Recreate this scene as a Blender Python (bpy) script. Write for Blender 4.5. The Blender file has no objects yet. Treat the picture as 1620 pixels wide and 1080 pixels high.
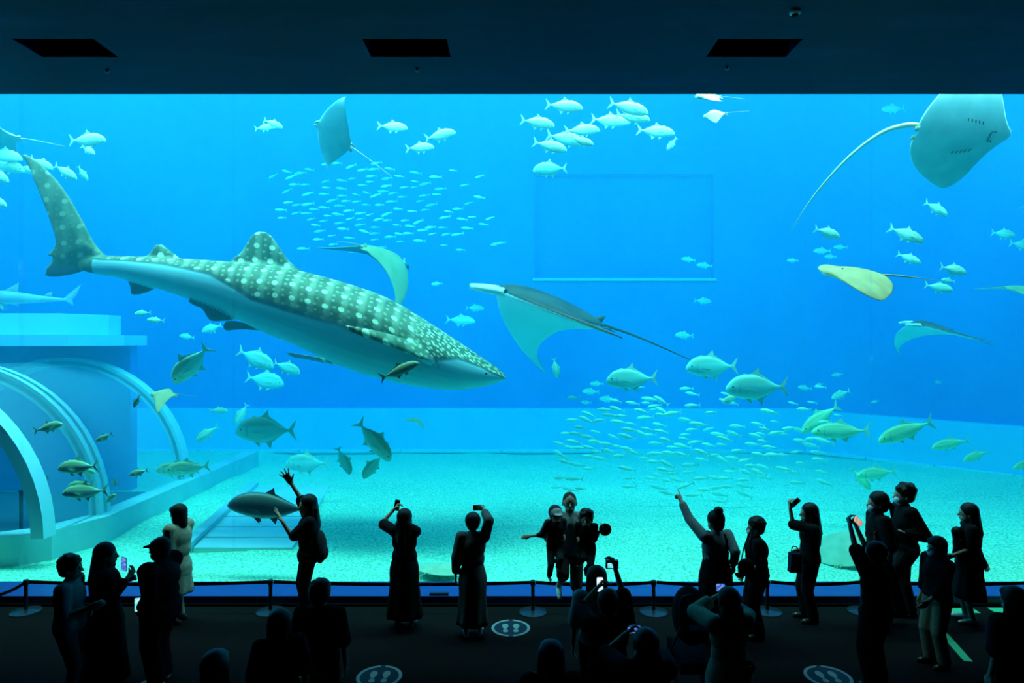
import bpy, bmesh, math, random
import numpy as np
from mathutils import Vector, Matrix, Euler

scene = bpy.context.scene
COL = scene.collection

# ---------------------------------------------------------------- camera, world, lights, exposure
H, D, F = 3.9, 9.8, 1050.0           # camera height, distance to the glass, focal length in px of a 1620 px frame
cam_data = bpy.data.cameras.new('camera')
cam_data.sensor_width = 36.0
cam_data.lens = 36.0 * F / 1620.0
cam_data.clip_end = 200
cam = bpy.data.objects.new('camera', cam_data)
cam.location = (0, -D, H)
cam.rotation_euler = (math.pi / 2, 0, 0)
COL.objects.link(cam)
scene.camera = cam

def at(px, py, y):
    """point of the place seen at a picture position, y metres behind the glass front"""
    d = y + D
    return Vector(((px - 810) * d / F, y, H + (540 - py) * d / F))

def ppm(y):
    return F / (y + D)

world = bpy.data.worlds.new('world')
scene.world = world
world.use_nodes = True
world.node_tree.nodes['Background'].inputs[0].default_value = (0.25, 0.5, 1, 1)
world.node_tree.nodes['Background'].inputs[1].default_value = 0.0

def lamp(name, kind, loc, rot, energy, color, **kw):
    l = bpy.data.lights.new(name, kind)
    l.energy = energy
    l.color = color
    for k, v in kw.items():
        setattr(l, k, v)
    o = bpy.data.objects.new(name, l)
    o.location = loc
    o.rotation_euler = rot
    COL.objects.link(o)
    return o

# daylight falling into the open top of the tank
sun = lamp('daylight_sun', 'SUN', (0, 6, 20), (math.radians(0), math.radians(5), 0), 3.0, (1, 0.95, 0.85), angle=math.radians(28))
sky = lamp('tank_skylight', 'AREA', (-8, 7.5, 13.35), (0, 0, 0), 1700.0, (0.75, 0.95, 1), shape='RECTANGLE', size=26, size_y=14)

# added unseen fill strip over the window, brightens fish flanks and near sand
lamp('front_fill_strip', 'AREA', (-2, 1.7, 12.8), (math.radians(0), 0, 0), 17000.0, (1.0, 0.97, 0.85), shape='RECTANGLE', size=30, size_y=1.6)

vs = scene.view_settings
vs.view_transform = 'Standard'
vs.look = 'None'
vs.gamma = 1.0
vs.use_curve_mapping = False
vs.exposure = -1.0
cy = scene.cycles
cy.max_bounces = 8
cy.diffuse_bounces = 4
cy.glossy_bounces = 3
cy.transmission_bounces = 4
cy.volume_bounces = 4
cy.transparent_max_bounces = 16
cy.caustics_reflective = False
cy.caustics_refractive = False
cy.sample_clamp_indirect = 6.0
cy.use_denoising = True

# ---------------------------------------------------------------- material helpers
def mat(name, base=(0.5, 0.5, 0.5), rough=0.6, spec=0.3, metal=0.0, build=None):
    m = bpy.data.materials.new(name)
    m.use_nodes = True
    nt = m.node_tree
    b = nt.nodes['Principled BSDF']
    b.inputs['Base Color'].default_value = (*base, 1)
    b.inputs['Roughness'].default_value = rough
    b.inputs['Specular IOR Level'].default_value = spec
    b.inputs['Metallic'].default_value = metal
    if build:
        build(nt, b)
    return m

def N(nt, kind, **kw):
    n = nt.nodes.new(kind)
    for k, v in kw.items():
        if k.startswith('i_'):
            n.inputs[k[2:]].default_value = v
        else:
            setattr(n, k, v)
    return n

def mixcol(nt, fac, a, b):
    n = N(nt, 'ShaderNodeMix', data_type='RGBA')
    for sock, v in ((n.inputs[0], fac), (n.inputs[6], a), (n.inputs[7], b)):
        if hasattr(v, 'is_linked') or isinstance(v, bpy.types.NodeSocket):
            nt.links.new(v, sock)
        elif isinstance(v, (int, float)):
            sock.default_value = v
        else:
            sock.default_value = (*v, 1) if len(v) == 3 else v
    return n.outputs[2]

def math_(nt, op, a, b=None, c=None):
    n = N(nt, 'ShaderNodeMath', operation=op)
    for i, v in enumerate((a, b, c)):
        if v is None:
            continue
        if isinstance(v, (int, float)):
            n.inputs[i].default_value = v
        else:
            nt.links.new(v, n.inputs[i])
    return n.outputs[0]

def smooth(nt, v, lo, hi):
    n = N(nt, 'ShaderNodeMapRange', interpolation_type='SMOOTHSTEP')
    nt.links.new(v, n.inputs[0])
    n.inputs[1].default_value = lo
    n.inputs[2].default_value = hi
    return n.outputs[0]

def noise_mix(scale, a, b, lo=0.35, hi=0.65, bump=0.0, detail=4.0, bscale=None):
    """builder: two colours mixed by noise, optional relief"""
    def f(nt, bs):
        tc = N(nt, 'ShaderNodeTexCoord')
        n = N(nt, 'ShaderNodeTexNoise')
        n.inputs['Scale'].default_value = scale
        n.inputs['Detail'].default_value = detail
        nt.links.new(tc.outputs['Object'], n.inputs['Vector'])
        nt.links.new(mixcol(nt, smooth(nt, n.outputs[0], lo, hi), a, b), bs.inputs['Base Color'])
        if bump:
            n2 = N(nt, 'ShaderNodeTexNoise')
            n2.inputs['Scale'].default_value = bscale or scale * 3
            nt.links.new(tc.outputs['Object'], n2.inputs['Vector'])
            bp = N(nt, 'ShaderNodeBump')
            bp.inputs['Strength'].default_value = bump
            nt.links.new(n2.outputs[0], bp.inputs['Height'])
            nt.links.new(bp.outputs[0], bs.inputs['Normal'])
    return f

# ---------------------------------------------------------------- mesh helpers
def tag(o, label=None, cat=None, group=None, kind=None):
    if label: o['label'] = label
    if cat: o['category'] = cat
    if group: o['group'] = group
    if kind: o['kind'] = kind
    return o

def mesh_obj(name, verts, faces, material, parent=None, smooth_=True):
    me = bpy.data.meshes.new(name)
    me.from_pydata([tuple(v) for v in verts], [], faces)
    me.materials.append(material)
    if smooth_:
        me.polygons.foreach_set('use_smooth', [True] * len(me.polygons))
    me.update()
    o = bpy.data.objects.new(name, me)
    COL.objects.link(o)
    if parent:
        o.parent = parent
    return o

def empty(name, loc=(0, 0, 0), rot=(0, 0, 0)):
    o = bpy.data.objects.new(name, None)
    o.empty_display_size = 0.1
    o.location = loc
    o.rotation_euler = rot
    COL.objects.link(o)
    return o

class MB:
    """collects shapes that become one mesh object"""
    def __init__(self):
        self.v, self.f = [], []
    def add(self, verts, faces):
        o = len(self.v)
        self.v += [Vector(p) for p in verts]
        self.f += [tuple(i + o for i in fc) for fc in faces]
        return self
    def box(self, c, s, rot=None):
        c = Vector(c)
        m = rot.to_matrix() if rot else Matrix.Identity(3)
        vs_ = [c + m @ Vector((x * s[0] / 2, y * s[1] / 2, z * s[2] / 2)) for x in (-1, 1) for y in (-1, 1) for z in (-1, 1)]
        return self.add(vs_, [(0, 1, 3, 2), (4, 6, 7, 5), (0, 4, 5, 1), (2, 3, 7, 6), (0, 2, 6, 4), (1, 5, 7, 3)])
    def lathe(self, prof, c=(0, 0, 0), n=24, axis=None):
        """prof: (radius, height) pairs"""
        c = Vector(c)
        m = axis if axis else Matrix.Identity(3)
        vs_, fs = [], []
        for r, z in prof:
            for k in range(n):
                a = 2 * math.pi * k / n
                vs_.append(c + m @ Vector((r * math.cos(a), r * math.sin(a), z)))
        for i in range(len(prof) - 1):
            for k in range(n):
                k2 = (k + 1) % n
                fs.append((i * n + k, i * n + k2, (i + 1) * n + k2, (i + 1) * n + k))
        fs.append(tuple(range(n))[::-1])
        fs.append(tuple((len(prof) - 1) * n + k for k in range(n)))
        return self.add(vs_, fs)
    def tube(self, pts, r, n=8, r2=None):
        pts = [Vector(p) for p in pts]
        vs_, fs = [], []
        up = Vector((0, 0, 1))
        for i, p in enumerate(pts):
            t = (pts[min(i + 1, len(pts) - 1)] - pts[max(i - 1, 0)]).normalized()
            a = t.cross(up)
            if a.length < 1e-3:
                a = t.cross(Vector((0, 1, 0)))
            a.normalize()
            b = a.cross(t)
            rr = r if r2 is None else r + (r2 - r) * i / (len(pts) - 1)
            for k in range(n):
                w = 2 * math.pi * k / n
                vs_.append(p + rr * (math.cos(w) * a + math.sin(w) * b))
        for i in range(len(pts) - 1):
            for k in range(n):
                k2 = (k + 1) % n
                fs.append((i * n + k, i * n + k2, (i + 1) * n + k2, (i + 1) * n + k))
        fs.append(tuple(range(n)))
        fs.append(tuple((len(pts) - 1) * n + k for k in range(n))[::-1])
        return self.add(vs_, fs)
    def prism(self, outline, lo, hi, axis='z'):
        """outline: 2D points, extruded between lo and hi along an axis"""
        n = len(outline)
        def p(u, v, w):
            return {'z': (u, v, w), 'y': (u, w, v), 'x': (w, u, v)}[axis]
        vs_ = [p(u, v, lo) for u, v in outline] + [p(u, v, hi) for u, v in outline]
        fs = [tuple(range(n))[::-1], tuple(range(n, 2 * n))] + [(k, (k + 1) % n, n + (k + 1) % n, n + k) for k in range(n)]
        return self.add(vs_, fs)
    def build(self, name, material, parent=None, smooth_=False, loc=None, fix=True):
        o = mesh_obj(name, self.v, self.f, material, parent, smooth_)
        if fix:
            bm = bmesh.new()
            bm.from_mesh(o.data)
            bmesh.ops.recalc_face_normals(bm, faces=bm.faces)
            bm.to_mesh(o.data)
            bm.free()
        if loc is not None:
            o.location = loc
        return o

def shade_auto(o, ang=40):
    me = o.data
    me.polygons.foreach_set('use_smooth', [True] * len(me.polygons))
    bm = bmesh.new()
    bm.from_mesh(me)
    a = math.radians(ang)
    for e in bm.edges:
        e.smooth = e.calc_face_angle(0) < a
    bm.to_mesh(me)
    bm.free()
    return o

def catmull(pts, n):
    """smooth curve through the points, n samples per span"""
    P = [np.array(p, float) for p in pts]
    P = [2 * P[0] - P[1]] + P + [2 * P[-1] - P[-2]]
    out = []
    for i in range(1, len(P) - 2):
        for k in range(n):
            t = k / n
            a, b, c, d = P[i - 1], P[i], P[i + 1], P[i + 2]
            out.append(0.5 * (2 * b + (c - a) * t + (2 * a - 5 * b + 4 * c - d) * t * t + (3 * b - a - 3 * c + d) * t ** 3))
    out.append(P[-2])
    return np.array(out)
# ================================================================ THE SETTING
TANK_BACK = 13.3
TOP = 13.5
WX = 11.2                                  # half width of the window
ZB, ZT = H - 400 * D / F, H + 391 * D / F  # window sill and head
SAND = 0.10

# ---- water
def water_mat():
    m = bpy.data.materials.new('sea_water')
    m.use_nodes = True
    nt = m.node_tree
    nt.nodes.remove(nt.nodes['Principled BSDF'])
    out = nt.nodes['Material Output']
    a = N(nt, 'ShaderNodeVolumeAbsorption')
    a.inputs['Color'].default_value = (0.0, 0.827, 0.957, 1)
    a.inputs['Density'].default_value = 0.21
    s = N(nt, 'ShaderNodeVolumeScatter')
    s.inputs['Color'].default_value = (0.04, 0.7, 1.0, 1)
    s.inputs['Density'].default_value = 0.042
    ad = N(nt, 'ShaderNodeAddShader')
    nt.links.new(a.outputs[0], ad.inputs[0])
    nt.links.new(s.outputs[0], ad.inputs[1])
    nt.links.new(ad.outputs[0], out.inputs['Volume'])
    return m
water = MB().box((0, 8.2, 6.6), (60, 15.6, 13.7)).build('water', water_mat())
tag(water, 'clear blue sea water filling the tank', kind='structure')

# ---- tank shell
M_sand = mat('tank_sand', rough=0.9, spec=0.1, build=noise_mix(24.0, (0.30, 0.60, 0.34), (0.56, 1.0, 0.62), 0.36, 0.58, bump=0.7, detail=12, bscale=60))
M_back = mat('tank_paint', (0.06, 0.34, 0.86), rough=0.7, spec=0.2, build=noise_mix(0.25, (0.03, 0.19, 0.60), (0.05, 0.24, 0.66)))
M_ledge = mat('tank_ledge_paint', (0.35, 0.72, 0.92), rough=0.7, spec=0.2, build=noise_mix(0.6, (0.30, 0.68, 0.92), (0.36, 0.74, 0.95)))
M_lining = mat('bounce_lining', (.55, .82, .90), rough=.7, spec=.2, build=noise_mix(.4, (.52, .78, .88), (.60, .86, .92)))
M_line = mat('tank_white_edge', (0.8, 0.9, 0.9), rough=0.6)

def grid_floor():
    nx, ny = 160, 60
    xs = np.linspace(-22, 22, nx)
    ys = np.linspace(0.55, 15.5, ny)
    rng = np.random.default_rng(3)
    ph = rng.uniform(0, 6.28, (8, 2)); kx = rng.normal(0, 1.6, 8); ky = rng.normal(0, 1.6, 8)
    vs_, fs = [], []
    for y in ys:
        for x in xs:
            z = SAND + 0.018 * sum(math.sin(kx[i] * x + ky[i] * y + ph[i, 0]) for i in range(8))
            vs_.append((x, y, min(z, 0.2)))
    for j in range(ny - 1):
        for i in range(nx - 1):
            fs.append((j * nx + i, j * nx + i + 1, (j + 1) * nx + i + 1, (j + 1) * nx + i))
    o = mesh_obj('floor_tank', vs_, fs, M_sand)
    return tag(o, 'pale rippled sand on the tank floor', kind='structure')
grid_floor()

# plan of the back wall: straight, then the corner cut on the right and the left run
PLAN = [(-22.0, TANK_BACK), (10.2, TANK_BACK), (15.2, 7.8), (22.0, 7.0)]
def wall_run(name, p, q, z0, z1, th, material, label=None, parent=None):
    p, q = Vector((*p, 0)), Vector((*q, 0))
    d = (q - p).normalized()
    n = Vector((-d.y, d.x, 0))
    a, b, c, e = p, q, q + n * th, p + n * th
    o = MB().prism([(v.x, v.y) for v in (a, b, c, e)], z0, z1).build(name, material, parent)
    if not parent:
        tag(o, label, kind='structure')
    return o
# back wall with a dark recessed bay
bx0, bx1 = (845 - 810) / ppm(TANK_BACK), (1130 - 810) / ppm(TANK_BACK)
bz0, bz1 = H + (540 - 440) / ppm(TANK_BACK), H + (540 - 275) / ppm(TANK_BACK)
wb = MB()
B = TANK_BACK
wb.box(((-24 + bx0) / 2, B + .3, 6.5), (bx0 + 24, .6, 14))
wb.box(((bx1 + 10.3) / 2, B + .3, 6.5), (10.3 - bx1, .6, 14))
wb.box(((bx0 + bx1) / 2, B + .3, (bz0 - .5) / 2), (bx1 - bx0, .6, bz0 + .5))
wb.box(((bx0 + bx1) / 2, B + .3, (bz1 + 13.5) / 2), (bx1 - bx0, .6, 13.5 - bz1))
wb.box(((bx0 + bx1) / 2, B + .48, (bz0 + bz1) / 2), (bx1 - bx0 + .4, .2, bz1 - bz0 + .4))
wall_back = tag(wb.build('wall_back', M_back), 'blue painted rear wall of the tank', kind='structure')
MB().box(((bx0 + bx1) / 2, B - .04, bz0 - .05), (bx1 - bx0 + .1, .16, .09)).build('sill', M_line, wall_back)
wall_right = wall_run('wall_right', PLAN[1], PLAN[2], -0.5, 13.5, .6, M_back, 'angled blue side wall of the tank')
wall_run('wall_right_return', PLAN[2], PLAN[3], -0.5, 13.5, .6, M_back, 'outer blue side wall of the tank')
wl = MB().box((-22.3, 7, 6.5), (.6, 14, 14)).build('wall_left', M_back)
tag(wl, 'far side wall of the tank', kind='structure')
wr = MB().box((22.3, 4, 6.5), (.6, 8, 14)).build('wall_side', M_back)
tag(wr, 'end wall of the tank', kind='structure')

# low ledge along the foot of the walls, with a white edge line
lz = H + (540 - 645) / ppm(B)
led = tag(MB().box(((-22 + 10.1) / 2, B - .2, lz / 2), (32.1, .4, lz)).build('trim_1', M_ledge), 'light blue ledge along the foot of the rear wall', kind='structure')
led2 = wall_run('trim_2', (10.05, B - .4), (14.9, 7.55), -0.1, lz - .05, .45, M_ledge, 'light blue ledge along the foot of the angled wall')
for k in range(9):
    x0 = -21 + k * 3.44
    MB().box((x0 + 1.72, B - .46, .17), (3.40, .12, .10)).build('edge_strip', M_line, led)
p, q = Vector((10.0, B - .46, .17)), Vector((15.2, 7.2, .17))
for k in range(4):
    a, b = p.lerp(q, k / 4 + .008), p.lerp(q, (k + 1) / 4)
    c = (a + b) / 2
    MB().box((0, 0, 0), ((b - a).length, .12, .10)).build('edge_strip', M_line, led2, loc=c).rotation_euler = (0, 0, math.atan2((b - a).y, (b - a).x))

# ---- hall shell
def ceil_paint(nt, bs):
    """navy paint with faint drawn-out cloud strokes"""
    tc = N(nt, 'ShaderNodeTexCoord')
    mp = N(nt, 'ShaderNodeMapping')
    mp.inputs['Scale'].default_value = (.55, 1.9, 1)
    nt.links.new(tc.outputs['Object'], mp.inputs['Vector'])
    n = N(nt, 'ShaderNodeTexNoise'); n.inputs['Scale'].default_value = 1.3; n.inputs['Detail'].default_value = 6
    nt.links.new(mp.outputs[0], n.inputs['Vector'])
    nt.links.new(mixcol(nt, smooth(nt, n.outputs[0], .50, .72), (.007, .0030, .016), (.018, .0085, .034)), bs.inputs['Base Color'])
M_ceil = mat('ceiling_paint', (0.010, 0.008, 0.020), rough=0.5, spec=0.10, build=ceil_paint)
M_ceil.node_tree.nodes['Principled BSDF'].inputs['Specular Tint'].default_value = (.15, .28, .8, 1)
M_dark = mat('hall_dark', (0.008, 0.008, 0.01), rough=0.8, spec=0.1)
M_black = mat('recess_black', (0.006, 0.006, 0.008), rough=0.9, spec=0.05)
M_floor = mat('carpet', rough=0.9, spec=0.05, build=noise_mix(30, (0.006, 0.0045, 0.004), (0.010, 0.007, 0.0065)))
M_sill = mat('sill_blue', (0.02, 0.05, 0.22), rough=0.35, spec=0.4)
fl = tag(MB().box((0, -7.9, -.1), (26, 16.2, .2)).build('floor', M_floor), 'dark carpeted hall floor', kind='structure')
# ceiling built round its three openings
def ceil_y(py):                            # depth of a ceiling row seen at picture row py
    return (ZT - H) * F / (540 - py) - D
cy0, cy1 = ceil_y(61), ceil_y(90)
rec = []
for xa, xb in ((66, 187), (587, 713), (1117, 1243)):
    s = (540 - 90) / (ZT - H)
    rec.append(((xa - 810) / s, (xb - 810) / s))
cb = MB()
cb.box((0, cy1 / 2, ZT + .2), (26, -cy1, .4))
cb.box((0, (cy0 - 16) / 2, ZT + .2), (26, cy0 + 16, .4))
xs = [-13] + [v for r_ in rec for v in r_] + [13]
for k in range(0, 8, 2):
    cb.box(((xs[k] + xs[k + 1]) / 2, (cy0 + cy1) / 2, ZT + .2), (xs[k + 1] - xs[k], cy1 - cy0, .4))
ceiling = tag(cb.build('ceiling', M_ceil), 'dark navy ceiling with square light wells', kind='structure')
for xa, xb in rec:
    w = MB()
    c, yc = (xa + xb) / 2, (cy0 + cy1) / 2
    for sx in (xa, xb):
        w.box((sx, yc, ZT + .75), (.03, cy1 - cy0 + .06, .8))
    for sy in (cy0, cy1):
        w.box((c, sy, ZT + .75), (xb - xa + .06, .03, .8))
    w.box((c, yc, ZT + 1.15), (xb - xa + .06, cy1 - cy0 + .06, .03))
    w.build('light_well', M_black, ceiling)
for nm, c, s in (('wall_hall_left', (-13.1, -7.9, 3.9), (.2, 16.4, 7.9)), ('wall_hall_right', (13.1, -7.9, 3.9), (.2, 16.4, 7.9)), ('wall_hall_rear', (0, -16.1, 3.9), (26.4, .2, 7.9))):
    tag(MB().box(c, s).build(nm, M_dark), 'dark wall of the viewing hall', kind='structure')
# wall round the window, and the tank's outer shell up to the open top
wf = MB()
wf.box((-(WX + 13.2) / 2 - 4.5, .3, 6.6), (13.2 - WX + 9, .6, 13.6))
wf.box(((WX + 13.2) / 2 + 4.5, .3, 6.6), (13.2 - WX + 9, .6, 13.6))
wf.box((0, .3, (ZT + .42 + 13.5) / 2), (2 * WX, .6, 13.5 - ZT - .42))
tag(wf.build('wall_front', M_dark), 'dark wall framing the great window', kind='structure')
tag(MB().box((0, .64, (ZT + .44 + 13.4) / 2), (44, .06, 12.9 - ZT)).build('wall_bounce_lining', M_lining), 'pale blue bounce lining added on the tank side over the window', kind='structure')  # unseen pale lining, added to bounce light onto near sand and fish
sill = tag(MB().box((0, .3, ZB / 2 - .02), (2 * WX, .6, ZB + .04 - .05)).build('trim_3', M_sill), 'dark blue plinth under the great window', kind='structure')
MB().box((0, -.015, .012), (2 * WX, .03, .05)).build('skirting', M_black, sill)

# ---- acrylic panes of the great window
def glass_mat():
    m = bpy.data.materials.new('acrylic')
    m.use_nodes = True
    nt = m.node_tree
    nt.nodes.remove(nt.nodes['Principled BSDF'])
    out = nt.nodes['Material Output']
    t = N(nt, 'ShaderNodeBsdfTransparent')
    t.inputs[0].default_value = (0.97, 0.99, 1, 1)
    g = N(nt, 'ShaderNodeBsdfGlossy')
    g.inputs['Roughness'].default_value = 0.03
    mx = N(nt, 'ShaderNodeMixShader')
    mx.inputs[0].default_value = 0.03
    nt.links.new(t.outputs[0], mx.inputs[1])
    nt.links.new(g.outputs[0], mx.inputs[2])
    nt.links.new(mx.outputs[0], out.inputs['Surface'])
    return m
M_glass = glass_mat()
win = tag(empty('window_1', (0, .2, ZB)), 'great acrylic window of the aquarium tank', kind='structure')
seam0 = (704 - 810) * D / F
edges = [-WX] + [seam0 + 3.2 * k for k in range(-3, 4) if abs(seam0 + 3.2 * k) < WX - .4] + [WX]
for k in range(len(edges) - 1):
    a, b = edges[k] + .004, edges[k + 1] - .004
    MB().box(((a + b) / 2, 0, (ZT + .42 - ZB) / 2), (b - a, .12, ZT + .42 - ZB)).build('pane', M_glass, win)
# ================================================================ SEA ANIMALS
DG = bpy.context.evaluated_depsgraph_get

def remeshed(verts, faces, voxel, ratio=None, smooth_it=2, name='tmp'):
    """one continuous skin round overlapping closed shapes"""
    me = bpy.data.meshes.new(name)
    me.from_pydata([tuple(v) for v in verts], [], faces)
    o = bpy.data.objects.new(name, me)
    COL.objects.link(o)
    m = o.modifiers.new('r', 'REMESH')
    m.mode = 'VOXEL'
    m.voxel_size = voxel
    m.use_smooth_shade = True
    if smooth_it:
        s = o.modifiers.new('s', 'SMOOTH')
        s.factor = 0.5
        s.iterations = smooth_it
    if ratio:
        d = o.modifiers.new('d', 'DECIMATE')
        d.ratio = ratio
    dg = DG()
    out = bpy.data.meshes.new_from_object(o.evaluated_get(dg))
    bpy.data.objects.remove(o)
    bpy.data.meshes.remove(me)
    out.polygons.foreach_set('use_smooth', [True] * len(out.polygons))
    return out

def put(name, me, parent=None):
    o = bpy.data.objects.new(name, me)
    COL.objects.link(o)
    if parent:
        o.parent = parent
    return o

def frame(fwd, up):
    """rotation whose x runs forward and z up"""
    f = Vector(fwd).normalized()
    u = Vector(up)
    u = (u - f * u.dot(f)).normalized()
    l = u.cross(f)
    return Matrix((f, l, u)).transposed()

def place(o, loc, rot3, scale=1.0):
    o.matrix_world = Matrix.Translation(loc) @ rot3.to_4x4() @ Matrix.Scale(scale, 4)

# ---------------- whale shark
SH_Y = 2.8
SH = [  # picture column, back, belly, half width
    (118, 412, 424, 3), (140, 406, 431, 6), (165, 404, 436, 12), (205, 405, 443, 20), (270, 408, 463, 32), (350, 413, 492, 46), (420, 419, 526, 58),
    (470, 427, 546, 66), (550, 448, 582, 74), (620, 474, 603, 76), (690, 517, 615, 70), (730, 543, 616, 60), (765, 567, 611, 46), (788, 583, 605, 32), (800, 594, 600, 18)]
SH_BOUND = [(118, .1), (165, .24), (270, .22), (350, .30), (385, .42), (420, .52), (470, .53), (550, .47), (620, .49), (690, .50), (705, .44), (730, .30), (765, .28), (800, .5)]
def whale_shark():
    s = ppm(SH_Y)
    S = catmull(SH, 4)
    cx, cy_ = 480, 490
    P = lambda px, py, w=0: ((px - cx) / s, w / s, (cy_ - py) / s)
    mb = MB()
    n = 28
    vs_, fs = [], []
    for px, t, b, w in S:
        m_, h = (t + b) / 2, (b - t) / 2
        for k in range(n):
            a = 2 * math.pi * k / n
            ca, sa = math.cos(a), math.sin(a)
            # slightly square section, flatter belly
            vs_.append(P(px, m_ - h * math.copysign(abs(ca) ** .85, ca), w * math.copysign(abs(sa) ** .9, sa)))
    for i in range(len(S) - 1):
        for k in range(n):
            k2 = (k + 1) % n
            fs.append((i * n + k, i * n + k2, (i + 1) * n + k2, (i + 1) * n + k))
    fs += [tuple(range(n)), tuple((len(S) - 1) * n + k for k in range(n))[::-1]]
    mb.add(vs_, fs)
    def fin(outline, th0, th1, bend=None, w0=0):
        """a fin from an outline in picture columns and rows; thick at the root end, thin at the tip"""
        pts = catmull(outline + [outline[0]], 4)[:-1]
        c = pts.mean(0)
        m = len(pts)
        root = np.array(outline[0])
        dist = np.linalg.norm(pts - root, axis=1)
        dist /= dist.max()
        th = th0 + (th1 - th0) * dist
        bn = (lambda p: 0) if bend is None else bend
        va = [P(p[0], p[1], w0 + bn(p) + t_ * .35) for p, t_ in zip(pts, th)]
        vb = [P(p[0], p[1], w0 + bn(p) - t_ * .35) for p, t_ in zip(pts, th)]
        inner = c + (pts - c) * .6
        ia = [P(p[0], p[1], w0 + bn(p) + t_) for p, t_ in zip(inner, th)]
        ib = [P(p[0], p[1], w0 + bn(p) - t_) for p, t_ in zip(inner, th)]
        V = va + vb + ia + ib
        Fc = []
        for k in range(m):
            k2 = (k + 1) % m
            Fc += [(k, k2, m + k2, m + k), (k, 2 * m + k, 2 * m + k2, k2), (m + k, m + k2, 3 * m + k2, 3 * m + k)]
        Fc += [tuple(range(2 * m, 3 * m)), tuple(range(3 * m, 4 * m))[::-1]]
        mb.add(V, Fc)
    # tail fin: long upper lobe, short lower lobe
    fin([(170, 408), (150, 385), (129, 345), (101, 298), (70, 264), (50, 248), (34, 244), (44, 262), (60, 300), (78, 345), (90, 385), (88, 405), (82, 420), (70, 435), (90, 438), (116, 434), (140, 425)], 7, 3.0)
    # dorsal fins
    fin([(420, 430), (368, 413), (382, 398), (397, 374), (412, 365), (428, 371), (444, 393), (458, 413), (474, 430)], 8, 3.2)
    fin([(250, 412), (224, 408), (236, 402), (245, 388), (256, 386), (268, 395), (284, 411)], 6, 2.8)
    # anal fin
    fin([(232, 448), (203, 440), (205, 452), (208, 466), (222, 466), (246, 456)], 5, 2.6)
    # pelvic fins, one on each side, swept back and down
    fin([(390, 505), (355, 480), (330, 478), (308, 476), (318, 484), (332, 490), (345, 508), (368, 508)], 6, 3, w0=-26)
    fin([(400, 515), (350, 505), (343, 522), (372, 521), (410, 522)], 5, 2.6, w0=24)
    # near pectoral fin: broad blade reaching out to the viewer and back
    def blade(root_f, root_b, tip, w_r, w_t, th):
        """a swept wing between a root chord and a tip"""
        rows = []
        for t in np.linspace(0, 1, 9):
            e = t ** 1.25
            tf, tb_ = np.array(tip) + np.array((6, 5)), np.array(tip) - np.array((4, 4))
            f = np.array(root_f) * (1 - e) + tf * e
            b = np.array(root_b) * (1 - t) + tb_ * t
            sag = 7 * math.sin(math.pi * t)
            w = w_r + (w_t - w_r) * t
            rows.append((f, b, w, max(th * (1 - t * .4), 5.0), sag))
        V, Fc = [], []
        m = 12
        for f, b, w, t_, sag in rows:
            for k in range(m):
                a = 2 * math.pi * k / m
                c = (f + b) / 2 + (f - b) / 2 * math.cos(a)
                V.append(P(c[0], c[1] - t_ * math.sin(a) * .8 - sag * .4, w - t_ * .8 * math.sin(a) + 3 * math.cos(a)))
        for i in range(len(rows) - 1):
            for k in range(m):
                k2 = (k + 1) % m
                Fc.append((i * m + k, i * m + k2, (i + 1) * m + k2, (i + 1) * m + k))
        Fc += [tuple(range(m)), tuple((len(rows) - 1) * m + k for k in range(m))[::-1]]
        mb.add(V, Fc)
    blade((699, 577), (662, 540), (586, 522), -66, -150, 8)
    blade((640, 602), (560, 588), (404, 563), 52, 150, 8)
    me = remeshed(mb.v, mb.f, 0.030, smooth_it=3)
    # colouring coordinates kept on the skin
    nv = len(me.vertices)
    co = np.empty(nv * 3)
    me.vertices.foreach_get('co', co)
    co = co.reshape(-1, 3)
    px, py, w = co[:, 0] * s + cx, cy_ - co[:, 2] * s, co[:, 1] * s
    t = np.interp(px, S[:, 0], S[:, 1]); b = np.interp(px, S[:, 0], S[:, 2]); hw = np.interp(px, S[:, 0], S[:, 3])
    h = np.maximum((b - t) / 2, 3); m_ = (t + b) / 2
    e = ((py - m_) / h) ** 2 + (w / np.maximum(hw, 3)) ** 2
    ang = np.arctan2(np.abs(w) / np.maximum(hw, 3), (m_ - py) / h) / math.pi
    vside = (py - t) / (2 * h)
    bd = np.interp(px, [q[0] for q in SH_BOUND], [q[1] for q in SH_BOUND])
    belly = vside - bd
    finmask = np.clip((e - 1.2) * 4, 0, 1)
    belly = np.where(finmask > 0.3, -0.3, belly)
    belly = np.where(px < 150, -0.3, belly)
    arc = np.where(py < t, (py - t) / s, ang * math.pi * (h + hw) / 2 / s)
    low = (finmask > .3) & (py > m_ + h * .2) & (px < 470)
    for nm, val in (('belly', belly), ('arc', arc), ('along', px / s), ('fin', np.where(low, 1.0, 0.0))):
        at_ = me.attributes.new(nm, 'FLOAT', 'POINT')
        at_.data.foreach_set('value', val.astype(np.float32))
    def build(nt, bs):
        A = lambda n_: N(nt, 'ShaderNodeAttribute', attribute_name=n_).outputs['Fac']
        along, arc_, bel, fn = A('along'), A('arc'), A('belly'), A('fin')
        def dots(fu, fv, r0, r1, rnd, off):
            cv = N(nt, 'ShaderNodeCombineXYZ')
            nt.links.new(math_(nt, 'MULTIPLY', along, fu), cv.inputs[0])
            nt.links.new(math_(nt, 'MULTIPLY_ADD', arc_, fv, off), cv.inputs[1])
            vo = N(nt, 'ShaderNodeTexVoronoi', voronoi_dimensions='2D')
            vo.inputs['Scale'].default_value = 1.0
            vo.inputs['Randomness'].default_value = rnd
            nt.links.new(cv.outputs[0], vo.inputs['Vector'])
            return math_(nt, 'SUBTRACT', 1.0, smooth(nt, vo.outputs['Distance'], r0, r1))
        big = dots(3.3, 3.7, .15, .22, .16, .3)
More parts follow.
